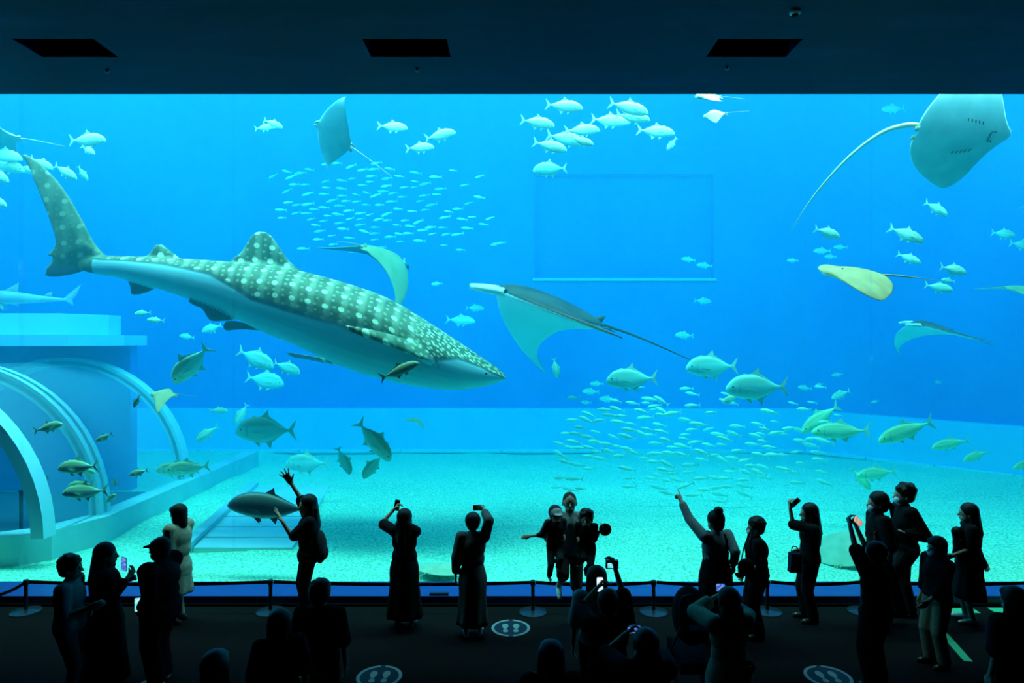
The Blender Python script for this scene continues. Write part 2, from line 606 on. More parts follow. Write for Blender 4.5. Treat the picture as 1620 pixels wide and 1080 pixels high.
        small = dots(6.6, 8.0, .16, .26, .45, .1)
        tiny = dots(11, 12, .2, .42, .75, 0)
        head = smooth(nt, along, 650 / s, 690 / s)
        bars = math_(nt, 'MULTIPLY', smooth(nt, math_(nt, 'SINE', math_(nt, 'MULTIPLY', along, 3.3 * 2 * math.pi)), -.2, 1.0), .20)
        spots = math_(nt, 'MAXIMUM', math_(nt, 'MAXIMUM', big, math_(nt, 'MULTIPLY', small, .28)), bars)
        hd = N(nt, 'ShaderNodeMix', data_type='FLOAT')
        nt.links.new(head, hd.inputs[0]); nt.links.new(spots, hd.inputs[2]); nt.links.new(math_(nt, 'MULTIPLY', tiny, .8), hd.inputs[3])
        tail = smooth(nt, along, 150 / s, 230 / s)
        sp = math_(nt, 'MULTIPLY', hd.outputs[0], math_(nt, 'MULTIPLY_ADD', tail, .75, .25))
        nz = N(nt, 'ShaderNodeTexNoise'); nz.inputs['Scale'].default_value = 2.2
        tc = N(nt, 'ShaderNodeTexCoord'); nt.links.new(tc.outputs['Object'], nz.inputs['Vector'])
        back = mixcol(nt, smooth(nt, nz.outputs[0], .35, .65), (0.075, 0.125, 0.06), (0.13, 0.185, 0.09))
        back = mixcol(nt, sp, back, (0.80, 0.86, 0.54))
        col = mixcol(nt, smooth(nt, bel, -0.03, 0.05), back, (0.34, 0.66, 0.66))
        edge = math_(nt, 'MULTIPLY', math_(nt, 'SUBTRACT', 1.0, smooth(nt, math_(nt, 'ABSOLUTE', bel), .015, .06)), .8)
        col = mixcol(nt, edge, col, (0.06, 0.10, 0.08))
        col = mixcol(nt, fn, col, (0.12, 0.16, 0.16))
        nt.links.new(col, bs.inputs['Base Color'])
    me.materials.append(mat('whale_shark_skin', rough=.55, spec=.25, build=build))
    o = put('whale_shark', me)
    o.location = at(cx, cy_, SH_Y)
    tag(o, 'huge whale shark with pale spots on a grey-green back', 'shark')
    M_eye = mat('eye_black', (0.01, 0.01, 0.01), rough=.2, spec=.5)
    for sg in (-1, 1):
        e_ = MB().lathe([(0.001, -.03), (.02, -.026), (.035, 0), (.02, .026), (.001, .03)], n=12).build('eye', M_eye, o, smooth_=True)
        e_.location = ((770 - cx) / s, sg * 41 / s, (cy_ - 589) / s)
    # gill slits behind the head
    M_gill = mat('gill_dark', (0.13, 0.17, 0.11), rough=.8)
    for k in range(4):
        x_ = 672 + k * 9
        t_, b_, w_ = (np.interp(x_, S[:, 0], S[:, j]) for j in (1, 2, 3))
        pts = [P(x_ - 2 + 5 * q, (t_ + b_) / 2 + (b_ - t_) / 2 * (-.25 + .45 * q), -(w_ * math.sqrt(max(0, 1 - (-.25 + .45 * q) ** 2)) + .5)) for q in np.linspace(0, 1, 6)]
        MB().tube(pts, .007, 5).build('gill_slit', M_gill, o, smooth_=True)
    return o
whale_shark()

# ---------------- bony fish
def fish_mesh(name, stations, fins, mats, n=14, res=3, pect=True, eye=True):
    """body length 1 from nose (+x) to tail; two materials: body, fins"""
    S = catmull(stations, res)
    mb = MB()
    vs_, fs = [], []
    for x, t, b, w in S:
        m_, h = (t + b) / 2, max((t - b) / 2, .002)
        for k in range(n):
            a = 2 * math.pi * k / n
            vs_.append((x, max(w, .002) * math.sin(a), m_ + h * math.cos(a)))
    for i in range(len(S) - 1):
        for k in range(n):
            k2 = (k + 1) % n
            fs.append((i * n + k, i * n + k2, (i + 1) * n + k2, (i + 1) * n + k))
    fs += [tuple(range(n)), tuple((len(S) - 1) * n + k for k in range(n))[::-1]]
    mb.add(vs_, fs)
    nb = len(mb.f)
    for outline in fins:
        m = len(outline)
        c = np.mean(outline, 0)
        V = [(p[0], .0, p[1]) for p in outline] + [(c[0], .006, c[1]), (c[0], -.006, c[1])]
        Fc = [(k, (k + 1) % m, m) for k in range(m)] + [((k + 1) % m, k, m + 1) for k in range(m)]
        mb.add(V, Fc)
    if pect:
        i = np.argmin(abs(S[:, 0] - .2))
        w, t, b = S[i, 3], S[i, 1], S[i, 2]
        z = b + (t - b) * .38
        for sg in (-1, 1):
            p0 = Vector((.22, sg * w * .9, z + .01)); p1 = Vector((.18, sg * w * .95, z - .025))
            tip = Vector((.02, sg * (w + .045), z - .06)); mid = Vector((.11, sg * (w + .03), z - .005))
            q = Vector((0, sg * .004, 0))
            mb.add([p0, mid, tip, p1, p0 + q, mid + q, tip + q, p1 + q], [(0, 1, 2, 3), (7, 6, 5, 4), (0, 4, 5, 1), (1, 5, 6, 2), (2, 6, 7, 3), (3, 7, 4, 0)])
        # pelvic fins
        i = np.argmin(abs(S[:, 0] - .17))
        b = S[i, 2]
        for sg in (-1, 1):
            mb.add([(.18, sg * .015, b + .01), (.10, sg * .015, b + .01), (.09, sg * .03, b - .06), (.12, sg * .022, b)], [(0, 1, 2), (0, 3, 2), (1, 2, 3), (0, 1, 3)])
    me = bpy.data.meshes.new(name)
    me.from_pydata([tuple(v) for v in mb.v], [], mb.f)
    for m_ in mats:
        me.materials.append(m_)
    me.polygons.foreach_set('use_smooth', [i < nb for i in range(len(me.polygons))])
    me.polygons.foreach_set('material_index', [0 if i < nb else 1 for i in range(len(me.polygons))])
    bm = bmesh.new(); bm.from_mesh(me)
    bmesh.ops.recalc_face_normals(bm, faces=bm.faces)
    bm.to_mesh(me); bm.free()
    return me

def fish_skin(name, back, side, belly, line=.0):
    def build(nt, bs):
        tc = N(nt, 'ShaderNodeTexCoord')
        sp = N(nt, 'ShaderNodeSeparateXYZ')
        nt.links.new(tc.outputs['Object'], sp.inputs[0])
        nz = N(nt, 'ShaderNodeTexNoise'); nz.inputs['Scale'].default_value = 18
        nt.links.new(tc.outputs['Object'], nz.inputs['Vector'])
        z = math_(nt, 'MULTIPLY_ADD', nz.outputs[0], .03, sp.outputs[2])
        c = mixcol(nt, smooth(nt, z, .06, .12), side, back)
        c = mixcol(nt, smooth(nt, z, -.04, -.10), c, belly)
        # gill cover edge
        g = math_(nt, 'ABSOLUTE', math_(nt, 'SUBTRACT', math_(nt, 'MULTIPLY_ADD', math_(nt, 'MULTIPLY', sp.outputs[2], sp.outputs[2]), 4.0, sp.outputs[0]), .30))
        c = mixcol(nt, math_(nt, 'MULTIPLY', math_(nt, 'MULTIPLY', math_(nt, 'SUBTRACT', 1.0, smooth(nt, g, .003, .016)), .35), math_(nt, 'SUBTRACT', 1.0, smooth(nt, math_(nt, 'ABSOLUTE', sp.outputs[2]), .05, .09))), c, (.12, .16, .14))
        nt.links.new(c, bs.inputs['Base Color'])
    return mat(name, rough=.4, spec=.5, build=build)
FS_jack = fish_skin('silver_jack_skin', (.46, .62, .30), (.52, .88, .64), (.60, .92, .78))
FS_trev = fish_skin('trevally_skin', (.28, .66, .46), (.32, .92, .76), (.45, .94, .84))
FS_tuna = fish_skin('tuna_skin', (.36, .62, .24), (.52, .92, .44), (.62, .92, .58))
FS_dark = fish_skin('dark_trevally_skin', (.10, .12, .08), (.07, .10, .09), (.25, .32, .30))
FS_gold = fish_skin('olive_jack_skin', (.30, .30, .12), (.24, .27, .14), (.45, .46, .30))
FS_small = mat('small_fish_skin', (.55, .94, .72), rough=.4, spec=.5)
FF = mat('fish_fin', (.55, .85, .60), rough=.5, spec=.3)
FF_dark = mat('fish_fin_dark', (.06, .07, .05), rough=.5, spec=.3)
M_eye = mat('fish_eye', (.015, .015, .015), rough=.15, spec=.6)

ST_trev = [(.5, .0, -.02, .004), (.47, .052, -.05, .03), (.40, .115, -.085, .05), (.30, .16, -.115, .063), (.15, .18, -.145, .07), (0, .165, -.145, .064), (-.15, .115, -.105, .048), (-.27, .06, -.058, .028), (-.35, .026, -.026, .014), (-.40, .022, -.022, .008)]
TAIL = [(-.37, .0), (-.395, .03), (-.46, .10), (-.53, .17), (-.49, .07), (-.455, 0), (-.49, -.07), (-.53, -.17), (-.46, -.10), (-.395, -.03)]
FIN_trev = [TAIL, [(.12, .17), (.04, .21), (-.04, .275), (-.03, .21), (-.10, .165), (-.30, .055), (-.15, .10), (0, .15)], [(.02, -.14), (-.03, -.17), (-.09, -.235), (-.08, -.165), (-.15, -.125), (-.30, -.052), (-.15, -.09)], [(.24, .16), (.20, .20), (.14, .185), (.13, .16)]]
def slim(st, k, w=1.0):
    return [(x, t * k, b * k, hw * w) for x, t, b, hw in st]
def slimf(f, k):
    return [f[0]] + [[(x, z * k) for x, z in o] for o in f[1:]]
ME_trev = fish_mesh('trevally', slim(ST_trev, 1.2), slimf(FIN_trev, 1.16), [FS_trev, FF])
ME_jack = fish_mesh('jack', slim(ST_trev, 1.0, .95), slimf(FIN_trev, .98), [FS_jack, FF])
ME_tuna = fish_mesh('tuna', slim(ST_trev, .85, 1.0), slimf(FIN_trev, .85), [FS_tuna, FF])
ME_dark = fish_mesh('dark_trevally', slim(ST_trev, .95, 1.2), slimf(FIN_trev, .85), [FS_dark, FF_dark])
ME_gold = fish_mesh('olive_jack', slim(ST_trev, .9), slimf(FIN_trev, .9), [FS_gold, FF_dark])
ME_small = fish_mesh('small_fish', [(.5, .0, -.01, .004), (.36, .09, -.08, .04), (.1, .13, -.12, .055), (-.2, .075, -.07, .03), (-.38, .02, -.02, .01)], [TAIL], [FS_small, FF], n=8, res=1, pect=False)
ball = MB().lathe([(.001, -.012), (.010, -.009), (.014, 0), (.010, .009), (.001, .012)], n=10, axis=Matrix.Rotation(math.pi / 2, 3, 'X'))
ME_eye = bpy.data.meshes.new('eye')
ME_eye.from_pydata([tuple(v) for v in ball.v], [], ball.f); ME_eye.materials.append(M_eye)

rnd = random.Random(11)
def fish(name, me, tx, ty, nx, ny, y, label, group, cat='fish', fat=1.0, eye=True, yaw=None, up=None, ew=.055):
    """a fish from tail position to nose position in the picture, y metres behind the glass"""
    a, b = at(tx, ty, y), at(nx, ny, y)
    f = b - a
    L = f.length
    f.normalize()
    yaw = rnd.uniform(-.18, .18) if yaw is None else yaw
    u = Vector(up) if up else Vector((-f.z, 0, f.x)) * (1 if f.x >= 0 else -1)
    R = frame(f + Vector((0, yaw, 0)), u + Vector((0, rnd.uniform(-.12, .12), 0)))
    o = put(name, me)
    o.matrix_world = Matrix.Translation((a + b) / 2) @ R.to_4x4() @ Matrix.Diagonal((L, L * (1 + (fat - 1) * .5), L * fat, 1))
    tag(o, label, cat, group)
    if eye:
        for sg in (-1, 1):
            e_ = put('eye', ME_eye, o)
            e_.location = (.40, sg * ew * .86, .035)
    return o

G1 = 'silver jacks in the shoal high above the manta ray'
L1 = 'pale silver jack with forked tail in the upper shoal above the manta ray'
for p in [(864, 165, 922, 172), (824, 191, 878, 198), (894, 207, 949, 206), (936, 187, 993, 196), (964, 163, 1026, 179), (975, 179, 1028, 192), (1009, 204, 1067, 213),
          (865, 214, 926, 226), (902, 219, 940, 228), (844, 225, 897, 238), (1071, 217, 1055, 238)]:
    fish('silver_jack', ME_jack, *p, 2.2 + .45 * (len([q for q in COL.objects if q.name.startswith('silver_jack')]) % 4), L1, G1)
fish('trevally', ME_trev, 896, 266, 843, 270, 3.4, 'lone pale deep-bodied trevally just below the upper shoal of jacks', None)
G2 = 'silver jacks around the raised tail fin of the whale shark'
L2 = 'pale silver jack swimming near the raised tail fin of the whale shark'
for x0, y0, x1, y1, d in [(108, 221, 170, 223, 3), (127, 230, 152, 245, 3.4), (-24, 240, 36, 253, 3.6), (-18, 255, 39, 271, 3.8), (48, 250, 84, 268, 3.9), (86, 261, 122, 284, 3.2), (125, 263, 137, 286, 3.2), (-28, 262, 12, 288, 3.3), (-30, 309, 12, 327, 3.2), (30, 262, 60, 274, 4.2)]:
    fish('silver_jack', ME_jack, x0, y0, x1, y1, d, L2, G2)
G3 = 'silver jacks on either side of the diamond-shaped ray'
L3 = 'pale silver jack beside the diamond-shaped ray near the surface'
for x0, y0, x1, y1, d in [(418, 190, 447, 202, 4), (404, 204, 434, 200, 4.6), (598, 200, 645, 202, 3.5), (672, 218, 722, 211, 3.2), (643, 236, 687, 232, 3.5)]:
    fish('silver_jack', ME_jack, x0, y0, x1, y1, d, L3, G3)
G4 = 'jacks between the hanging stingray tail and the brown ray'
L4 = 'pale blue-green jack swimming below the hanging stingray tail'
for x0, y0, x1, y1, d in [(1287, 362, 1331, 375, 3.2), (1409, 359, 1459, 384, 3.2), (1462, 320, 1500, 341, 4.2), (1421, 401, 1455, 417, 4), (1485, 422, 1532, 432, 3.6), (1465, 450, 1506, 460, 4.2), (1512, 445, 1488, 443, 5.5), (1567, 368, 1608, 373, 7), (1597, 384, 1640, 392, 7)]:
    fish('blue_green_jack', ME_jack, x0, y0, x1, y1, d, L4, G4)
G5 = 'trevallies below the manta ray tail'
L5 = 'large cyan trevally facing the manta ray, below its tail'
for x0, y0, x1, y1, d in [(1040, 598, 958, 602, 3.2), (1168, 579, 1083, 582, 3.4), (1248, 612, 1145, 615, 3.0)]:
    fish('trevally', ME_trev, x0, y0, x1, y1, d, L5, G5)
fish('jack', ME_jack, 1171, 624, 1142, 637, 3.3, 'small jack under the belly of a large cyan trevally', None)
fish('jack', ME_jack, 876, 566, 881, 598, 5.5, 'pale jack diving behind the drooping manta wing', None)
fish('trevally', ME_trev, 331, 548, 273, 606, 2.2, 'green-grey trevally diving steeply with its fins spread', None, yaw=.1, up=(-.5, -.35, .7))
fish('olive_jack', ME_gold, 602, 598, 664, 574, 1.2, 'olive jack with dark tail beneath the whale shark head', None, fat=.85, yaw=0)
G6 = 'cyan jacks clustered under the whale shark belly'
L6 = 'bright cyan jack in the cluster under the whale shark belly'
for x0, y0, x1, y1, d in [(376, 554, 434, 582, 5), (434, 573, 474, 591, 5.2), (388, 596, 451, 608, 6), (350, 514, 320, 525, 6)]:
    fish('cyan_jack', ME_trev, x0, y0, x1, y1, d, L6, G6, eye=True)
for x0, y0, x1, y1, d, lb in [(222, 624, 211, 645, 1.15, 'small jack swimming head down beside the olive tan ray'), (331, 649, 361, 650, 6, 'pale jack heading for the giant trevally from the tunnel side'),
                              (390, 639, 374, 671, 6, 'pale jack diving just above the giant trevally head'), (344, 674, 311, 698, 5, 'slim jack diving beside the giant trevally snout'),
                              (177, 686, 152, 698, 1.1, 'small jack over the middle of the tunnel shell'), (56, 681, 98, 671, 1.05, 'pale jack crossing the pair of tunnel ribs'),
                              (234, 743, 204, 752, 1.1, 'small jack between the tunnel ribs and the overlapping pair'), (165, 797, 185, 781, 1.1, 'small jack rising over the tunnel plinth'),
                              (181, 754, 182, 770, 1.15, 'tiny jack seen head on beside the yellow-green jacks'), (124, 743, 152, 748, 1.2, 'jack half hidden behind the topmost yellow-green jack')]:
    fish('cyan_jack', ME_jack, x0, y0, x1, y1, d, lb, None)
G8 = 'yellow-green jacks in front of the tunnel ribs'
L8 = 'yellow-green jack facing the tunnel, in front of its ribs'
for x0, y0, x1, y1, d in [(156, 736, 89, 742, .95), (168, 776, 100, 780, .9), (150, 764, 104, 772, 1.2)]:
    fish('yellow_green_jack', ME_jack, x0, y0, x1, y1, d, L8, G8)
for x0, y0, x1, y1, d in [(331, 737, 262, 745, 2.6), (312, 741, 248, 743, 3.0)]:
    fish('pale_jack', ME_jack, x0, y0, x1, y1, d, 'pale jack one of two overlapping above the tunnel plinth', 'two overlapping jacks above the tunnel plinth')
fish('giant_trevally', ME_trev, 466, 681, 374, 682, 3.6, 'deep-bodied giant trevally with tall crescent tail', None, fat=1.15)
fish('trevally', ME_trev, 518, 733, 452, 734, 5.5, 'hazy deep-bodied trevally above the raised hand', None, fat=1.1)
fish('jack', ME_jack, 535, 706, 553, 752, 4, 'slender jack hanging head down beside the tan diving jack', None, yaw=.2)
fish('tan_jack', ME_jack, 567, 666, 617, 730, 2.6, 'tan jack diving head down with its tail raised', None, yaw=.1)
fish('jack', ME_jack, 606, 718, 573, 758, 3.4, 'dull grey jack diving under the tan jack', None, yaw=.2)
fish('dark_trevally', ME_dark, 492, 806, 360, 798, 1.0, 'big dark trevally with black back behind the waving woman', None, yaw=0, up=(0, 0, 1))
G9 = 'green-yellow tunas over the sand'
L9 = 'green-yellow tuna cruising above the sand floor'
for x0, y0, x1, y1, d in [(1330, 641, 1265, 684, 4.6), (1376, 681, 1284, 684, 3.7), (1475, 666, 1390, 699, 3.6), (1531, 695, 1476, 709, 4.4), (1567, 714, 1521, 728, 5), (1640, 728, 1602, 741, 4.6), (1420, 746, 1352, 752, 4.6), (1347, 740, 1377, 776, 4.8)]:
    fish('tuna', ME_tuna, x0, y0, x1, y1, d, L9, G9)
HAZE = {
    'between the whale shark snout and the manta head': [(706, 505, 752, 509, 9), (737, 487, 766, 488, 11), (700, 448, 682, 450, 9)],
    'over the tunnel roof below the shark tail stem': [(238, 494, 213, 497, 4.4), (259, 507, 233, 506, 3.9), (308, 534, 283, 531, 8)],
    'under the manta tail near the rear wall': [(1098, 531, 1067, 530, 9), (948, 620, 921, 619, 10), (955, 607, 933, 607, 10), (936, 637, 919, 636, 10.5), (975, 632, 948, 631, 10)],
    'in front of the snout of the tan stingray': [(1263, 412, 1245, 412, 10), (1314, 397, 1287, 397, 10), (1324, 406, 1304, 406, 10), (1340, 391, 1319, 391, 10.5)],
    'above the green-yellow tunas': [(1284, 615, 1262, 612, 9), (1333, 591, 1316, 594, 10), (1390, 634, 1378, 637, 9), (1303, 607, 1290, 609, 10), (1346, 618, 1314, 630, 7)],
    'inside the dark bay of the rear wall': [(1100, 412, 1078, 409, 10.5), (1127, 421, 1102, 419, 10.5), (1098, 475, 1126, 477, 11)]}
for where_, lst in HAZE.items():
    for x0, y0, x1, y1, d in lst:
        fish('distant_jack', ME_jack, x0, y0, x1, y1, d, 'faint hazy fish ' + where_, 'faint fish ' + where_, eye=False)
for x0, y0, x1, y1, d, lb in [(1431, 171, 1394, 174, 10, 'faint hazy fish level with the big stingray body'), (1491, 605, 1478, 604, 10, 'faint lone fish below the small green manta'),
                              (640, 408, 636, 424, 6.5, 'pale fish swimming straight up beside the olive manta'), (790, 385, 776, 388, 10, 'faint lone fish above the manta head')]:
    fish('distant_jack', ME_jack, x0, y0, x1, y1, d, lb, None, eye=False)

# ---------------- schools of small fish
def school(n, pick, ang, size, name, label, group, seed):
    r = random.Random(seed)
    pts = []
    tries = 0
    while len(pts) < n and tries < 20000:
        tries += 1
        px, py, d = pick(r)
        if all((px - q[0]) ** 2 + ((py - q[1]) * 1.6) ** 2 > 200 for q in pts):
            pts.append((px, py))
            L = size * r.uniform(.75, 1.25)
            a = math.radians(ang + r.gauss(0, 9))
            dx, dy = math.cos(a) * L / 2, math.sin(a) * L / 2
            fish(name, ME_small, px - dx, py - dy, px + dx, py + dy, d, label, group, eye=False)
def pick_up(r):
    while True:
        px, py = r.gauss(575, 85), r.gauss(322, 42)
        if 430 < px < 800 and 258 < py < 405 and not (px < 470 and py > 350):
            return px, py, r.uniform(8.5, 12.0)
school(125, pick_up, 176, 17, 'small_silver_fish', 'tiny silver fish in the school above the whale shark', 'small fish in the school above the whale shark', 5)
def pick_low(r):
    while True:
        px = r.uniform(880, 1310)
        mid = 745 - 55 * math.exp(-((px - 960) / 70) ** 2) - (px - 900) * .10 + 10 * math.sin(px / 35)
        py = r.gauss(mid, 34)
        if 625 < py < 800:
            return px, py, r.uniform(4.2, 5.8)
school(150, pick_low, 188, 25, 'small_green_fish', 'small green-silver fish in the dense school above the sand', 'small fish in the dense school above the sand', 8)
def pick_edge(r):
    return r.uniform(1010, 1330), r.uniform(605, 690), r.uniform(6, 8)
school(24, pick_edge, 185, 20, 'small_green_fish', 'small green-silver fish in the dense school above the sand', 'small fish in the dense school above the sand', 9)
# ---------------- rays
def ray_mesh(name, lead, trail, thick, flapL, flapR, mats, horns=None, tail=1.0, tail_r=.012, dorsal=None, bulge=0, tail_curve=None, nt_=45, nu=13, power=1.8, droop=0.0, tipcurl=0.0, pelvic=True):
    """half span 1; lead/trail: (|t|, x) profiles; x runs forward, y to the left wing, z up"""
    tl, xl = zip(*lead); tt, xt = zip(*trail)
    cl = catmull(lead, 6); ct = catmull(trail, 6)
    V, Fc, mi = [], [], []
    T = [math.sin(math.pi / 2 * v) for v in np.linspace(-1, 1, nt_)]
    def edge(t):
        a = abs(t)
        return np.interp(a, cl[:, 0], cl[:, 1]), np.interp(a, ct[:, 0], ct[:, 1])
    for side in (1, -1):
        for t in T:
            x1, x0 = edge(t)
            fl = flapL if t > 0 else flapR
            a = abs(t)
            z0 = fl * a ** power + droop * (math.cos(t * math.pi) - 1) * .5
            y = t * (1 - .25 * min(abs(fl), 1.2) * a ** 2)
            for k in range(nu):
                u = (1 - math.cos(math.pi * k / (nu - 1))) / 2
                x = x1 + (x0 - x1) * u
                prof = math.sqrt(max(0, 4 * u * (1 - u))) * (.6 + .4 * (1 - u))
                body = math.exp(-(a / .28) ** 2)
                th = prof * (thick * (1 - a) ** .8 + bulge * body + .006)
                z = z0 + side * th * (1.0 if side > 0 else .7) - tipcurl * a * a * (u - .5)
                V.append((x, y, z))
    nT = len(T)
    for s_i in (0, 1):
        o = s_i * nT * nu
        for i in range(nT - 1):
            for k in range(nu - 1):
                q = (o + i * nu + k, o + i * nu + k + 1, o + (i + 1) * nu + k + 1, o + (i + 1) * nu + k)
                Fc.append(q if s_i == 0 else q[::-1])
                mi.append(s_i)
    mb = MB()
    mb.add(V, Fc)
    def extra(verts, faces, m_):
        mb.add(verts, faces)
        mi.extend([m_] * len(faces))
    xT0 = edge(0)[1]
    if tail:
        pts = tail_curve or [(xT0 + .12, 0, .01), (xT0 - tail * .25, 0, .02), (xT0 - tail * .6, 0, .0), (xT0 - tail, 0, -.03)]
        tb = MB().tube(catmull(pts, 6), tail_r, 8, .003)
        extra(tb.v, tb.f, 0)
    if horns:
        for sg in (-1, 1):
            hx, hy, ln, r0 = horns
            pts = [(hx - .08, sg * hy, 0), (hx + .02, sg * hy, -.01), (hx + ln * .6, sg * (hy - .015), -.03), (hx + ln, sg * (hy - .05), -.05)]
            tb = MB().tube(catmull(pts, 3), r0, 8, r0 * .45)
            extra(tb.v, tb.f, 1)
    if dorsal:
        x_, h_ = dorsal
        ol = [(x_ + .10, .0), (x_ + .02, h_ * .8), (x_ - .04, h_), (x_ - .03, h_ * .4), (x_ - .02, 0)]
        c = np.mean(ol, 0)
        m = len(ol)
        extra([(p[0], 0, p[1]) for p in ol] + [(c[0], .012, c[1]), (c[0], -.012, c[1])], [(k, (k + 1) % m, m) for k in range(m)] + [((k + 1) % m, k, m + 1) for k in range(m)], 0)
    if pelvic:
        for sg in (-1, 1):
            extra([(xT0 + .08, sg * .03, 0), (xT0 + .06, sg * .12, -.005), (xT0 - .08, sg * .11, -.01), (xT0 - .07, sg * .035, -.005), (xT0, sg * .08, .015)],
                  [(0, 1, 4), (1, 2, 4), (2, 3, 4), (3, 0, 4), (0, 3, 2, 1)], 0)
    me = bpy.data.meshes.new(name)
    me.from_pydata([tuple(v) for v in mb.v], [], mb.f)
    for m_ in mats:
        me.materials.append(m_)
    me.polygons.foreach_set('material_index', mi)
    me.polygons.foreach_set('use_smooth', [True] * len(me.polygons))
    bm = bmesh.new(); bm.from_mesh(me)
    bmesh.ops.remove_doubles(bm, verts=bm.verts, dist=1e-4)
    bmesh.ops.recalc_face_normals(bm, faces=bm.faces)
    bm.to_mesh(me); bm.free()
    return me

def skin2(name, a, b, scale=3):
    return mat(name, rough=.5, spec=.3, build=noise_mix(scale, a, b))
R_dark = skin2('manta_back', (.025, .04, .03), (.06, .08, .055))
R_white = skin2('manta_belly', (.80, .86, .82), (.90, .93, .90))
R_olive = skin2('manta_olive_back', (.20, .30, .12), (.28, .36, .16))
R_tan = skin2('ray_tan_back', (.50, .33, .11), (.62, .42, .15))
R_cream = skin2('ray_cream_back', (.66, .50, .26), (.76, .60, .34))
R_grey = skin2('ray_grey_belly', (.12, .40, .39), (.17, .46, .44))
M_mouth = mat('ray_mouth', (.03, .05, .05), rough=.7)

manta_lead = [(0, .46), (.10, .44), (.20, .40), (.30, .36), (.5, .24), (.75, .02), (.92, -.20), (1.0, -.34)]
manta_trail = [(0, -.50), (.10, -.47), (.2, -.34), (.35, -.23), (.55, -.17), (.75, -.17), (.9, -.25), (1.0, -.36)]
cow_lead = [(0, .46), (.07, .45), (.12, .38), (.20, .31), (.5, .19), (.8, .09), (.94, .04), (1.0, -.03)]
cow_trail = [(0, -.48), (.08, -.46), (.15, -.36), (.35, -.25), (.6, -.16), (.85, -.09), (1.0, -.05)]
sting_lead = [(0, .72), (.06, .70), (.2, .62), (.45, .52), (.7, .38), (.9, .20), (.98, .06), (1.0, -.02)]
sting_trail = [(0, -.66), (.12, -.68), (.3, -.66), (.55, -.56), (.8, -.36), (.93, -.20), (1.0, -.06)]

sting2_lead = [(0, .76), (.06, .74), (.14, .66), (.28, .57), (.5, .48), (.72, .42), (.9, .33), (1, .20)]
sting2_trail = [(0, -.64), (.12, -.68), (.3, -.64), (.5, -.52), (.7, -.32), (.88, -.06), (.96, .08), (1.0, .17)]
def ray(name, me, px, py, y, span_px, fwd, up, label, cat='ray', group=None):
    o = put(name, me)
    place(o, at(px, py, y), frame(fwd, up), span_px / ppm(y) / 2)
    tag(o, label, cat, group)
    return o
def eyes(o, x, yv, z, r=.02):
    for sg in (-1, 1):
        e_ = put('eye', ME_eye, o)
        e_.scale = (r / .014,) * 3
        e_.location = (x, sg * yv, z)

# manta in mid-water, far wing drooping below the body
ME_manta = ray_mesh('manta', manta_lead, manta_trail, .075, .0, -.62, [R_dark, R_white], horns=(.42, .12, .24, .045), tail=1.0, tail_r=.014, dorsal=(-.44, .09), bulge=.05, power=1.2)
m1 = ray('manta_ray', ME_manta, 868, 486, 3.6, 385, (-.90, -.15, .31), (.28, -.10, .92), 'manta ray with dark back and one pale wing drooping, beside the whale shark snout')
eyes(m1, .40, .19, .01)
ME_manta2 = ray_mesh('olive_manta', manta_lead, manta_trail, .07, -.40, -.62, [R_olive, R_dark], horns=(.44, .13, .16, .03), tail=.5, dorsal=(-.44, .08), bulge=.05, power=1.5)
m2 = ray('manta_ray', ME_manta2, 606, 404, 5.2, 215, (.42, .86, -.10), (.36, -.34, .85), 'olive manta ray with arched wings seen behind the whale shark back')
eyes(m2, .40, .19, .01)
m3 = ray('manta_ray', ME_manta, 1474, 519, 4.8, 172, (-.90, -.26, .18), (.2, -.16, .92), 'small green manta ray with white snout under the brown ray')
eyes(m3, .40, .19, .01)
# diamond-shaped ray seen from below
ME_cow = ray_mesh('cow_ray', [(0, .46), (.07, .45), (.13, .40), (.25, .37), (.5, .29), (.8, .15), (1, .0)], [(0, -.48), (.1, -.46), (.25, -.40), (.5, -.27), (.8, -.12), (1, -.04)], .06, .06, .06, [R_cream, R_grey], horns=(.40, .07, .07, .035), tail=1.15, tail_r=.010, dorsal=(-.46, .05), bulge=.05, power=2.2, tipcurl=.12)
r1 = ray('diamond_ray', ME_cow, 527, 213, 2.6, 140, (-.82, 0, .57), (.40, .70, .58), 'diamond-shaped ray with cream edges, seen from below near the surface')
eyes(r1, .36, .10, .02)
# big stingray seen from below
ME_sting = ray_mesh('stingray', sting2_lead, sting2_trail, .07, .06, .62, [R_cream, skin2('stingray_belly', (.46, .60, .50), (.56, .70, .58))], tail=1, tail_r=.05, bulge=.05, power=2.0,
                    tail_curve=[(-.5, -.02, .02), (-.68, -.10, .05), (-.9, -.08, .06), (-1.18, .05, .05), (-1.5, .42, .04), (-1.78, .95, .02), (-1.95, 1.42, 0), (-2.06, 1.87, -.03)])
r2 = ray('stingray', ME_sting, 1519, 212, 2.2, 204, (1, -.05, -.04), (.06, .72, .69), 'large pale stingray with long hanging tail, belly to the window')
for sg in (-1, 1):
    for k in range(5):
        MB().tube([(.22 - k * .06, sg * (.20 + .012 * k), -.078), (.20 - k * .06, sg * (.25 + .012 * k), -.074)], .010, 6).build('gill_slit', M_mouth, r2, smooth_=True)
MB().tube([(.42, .09, -.070), (.40, .04, -.074), (.405, 0, -.075), (.40, -.04, -.074), (.42, -.09, -.070)], .011, 6).build('mouth', M_mouth, r2, smooth_=True)
for sg in (-1, 1):
    MB().tube([(.47, sg * .09, -.066), (.45, sg * .065, -.07)], .012, 6).build('nostril', M_mouth, r2, smooth_=True)
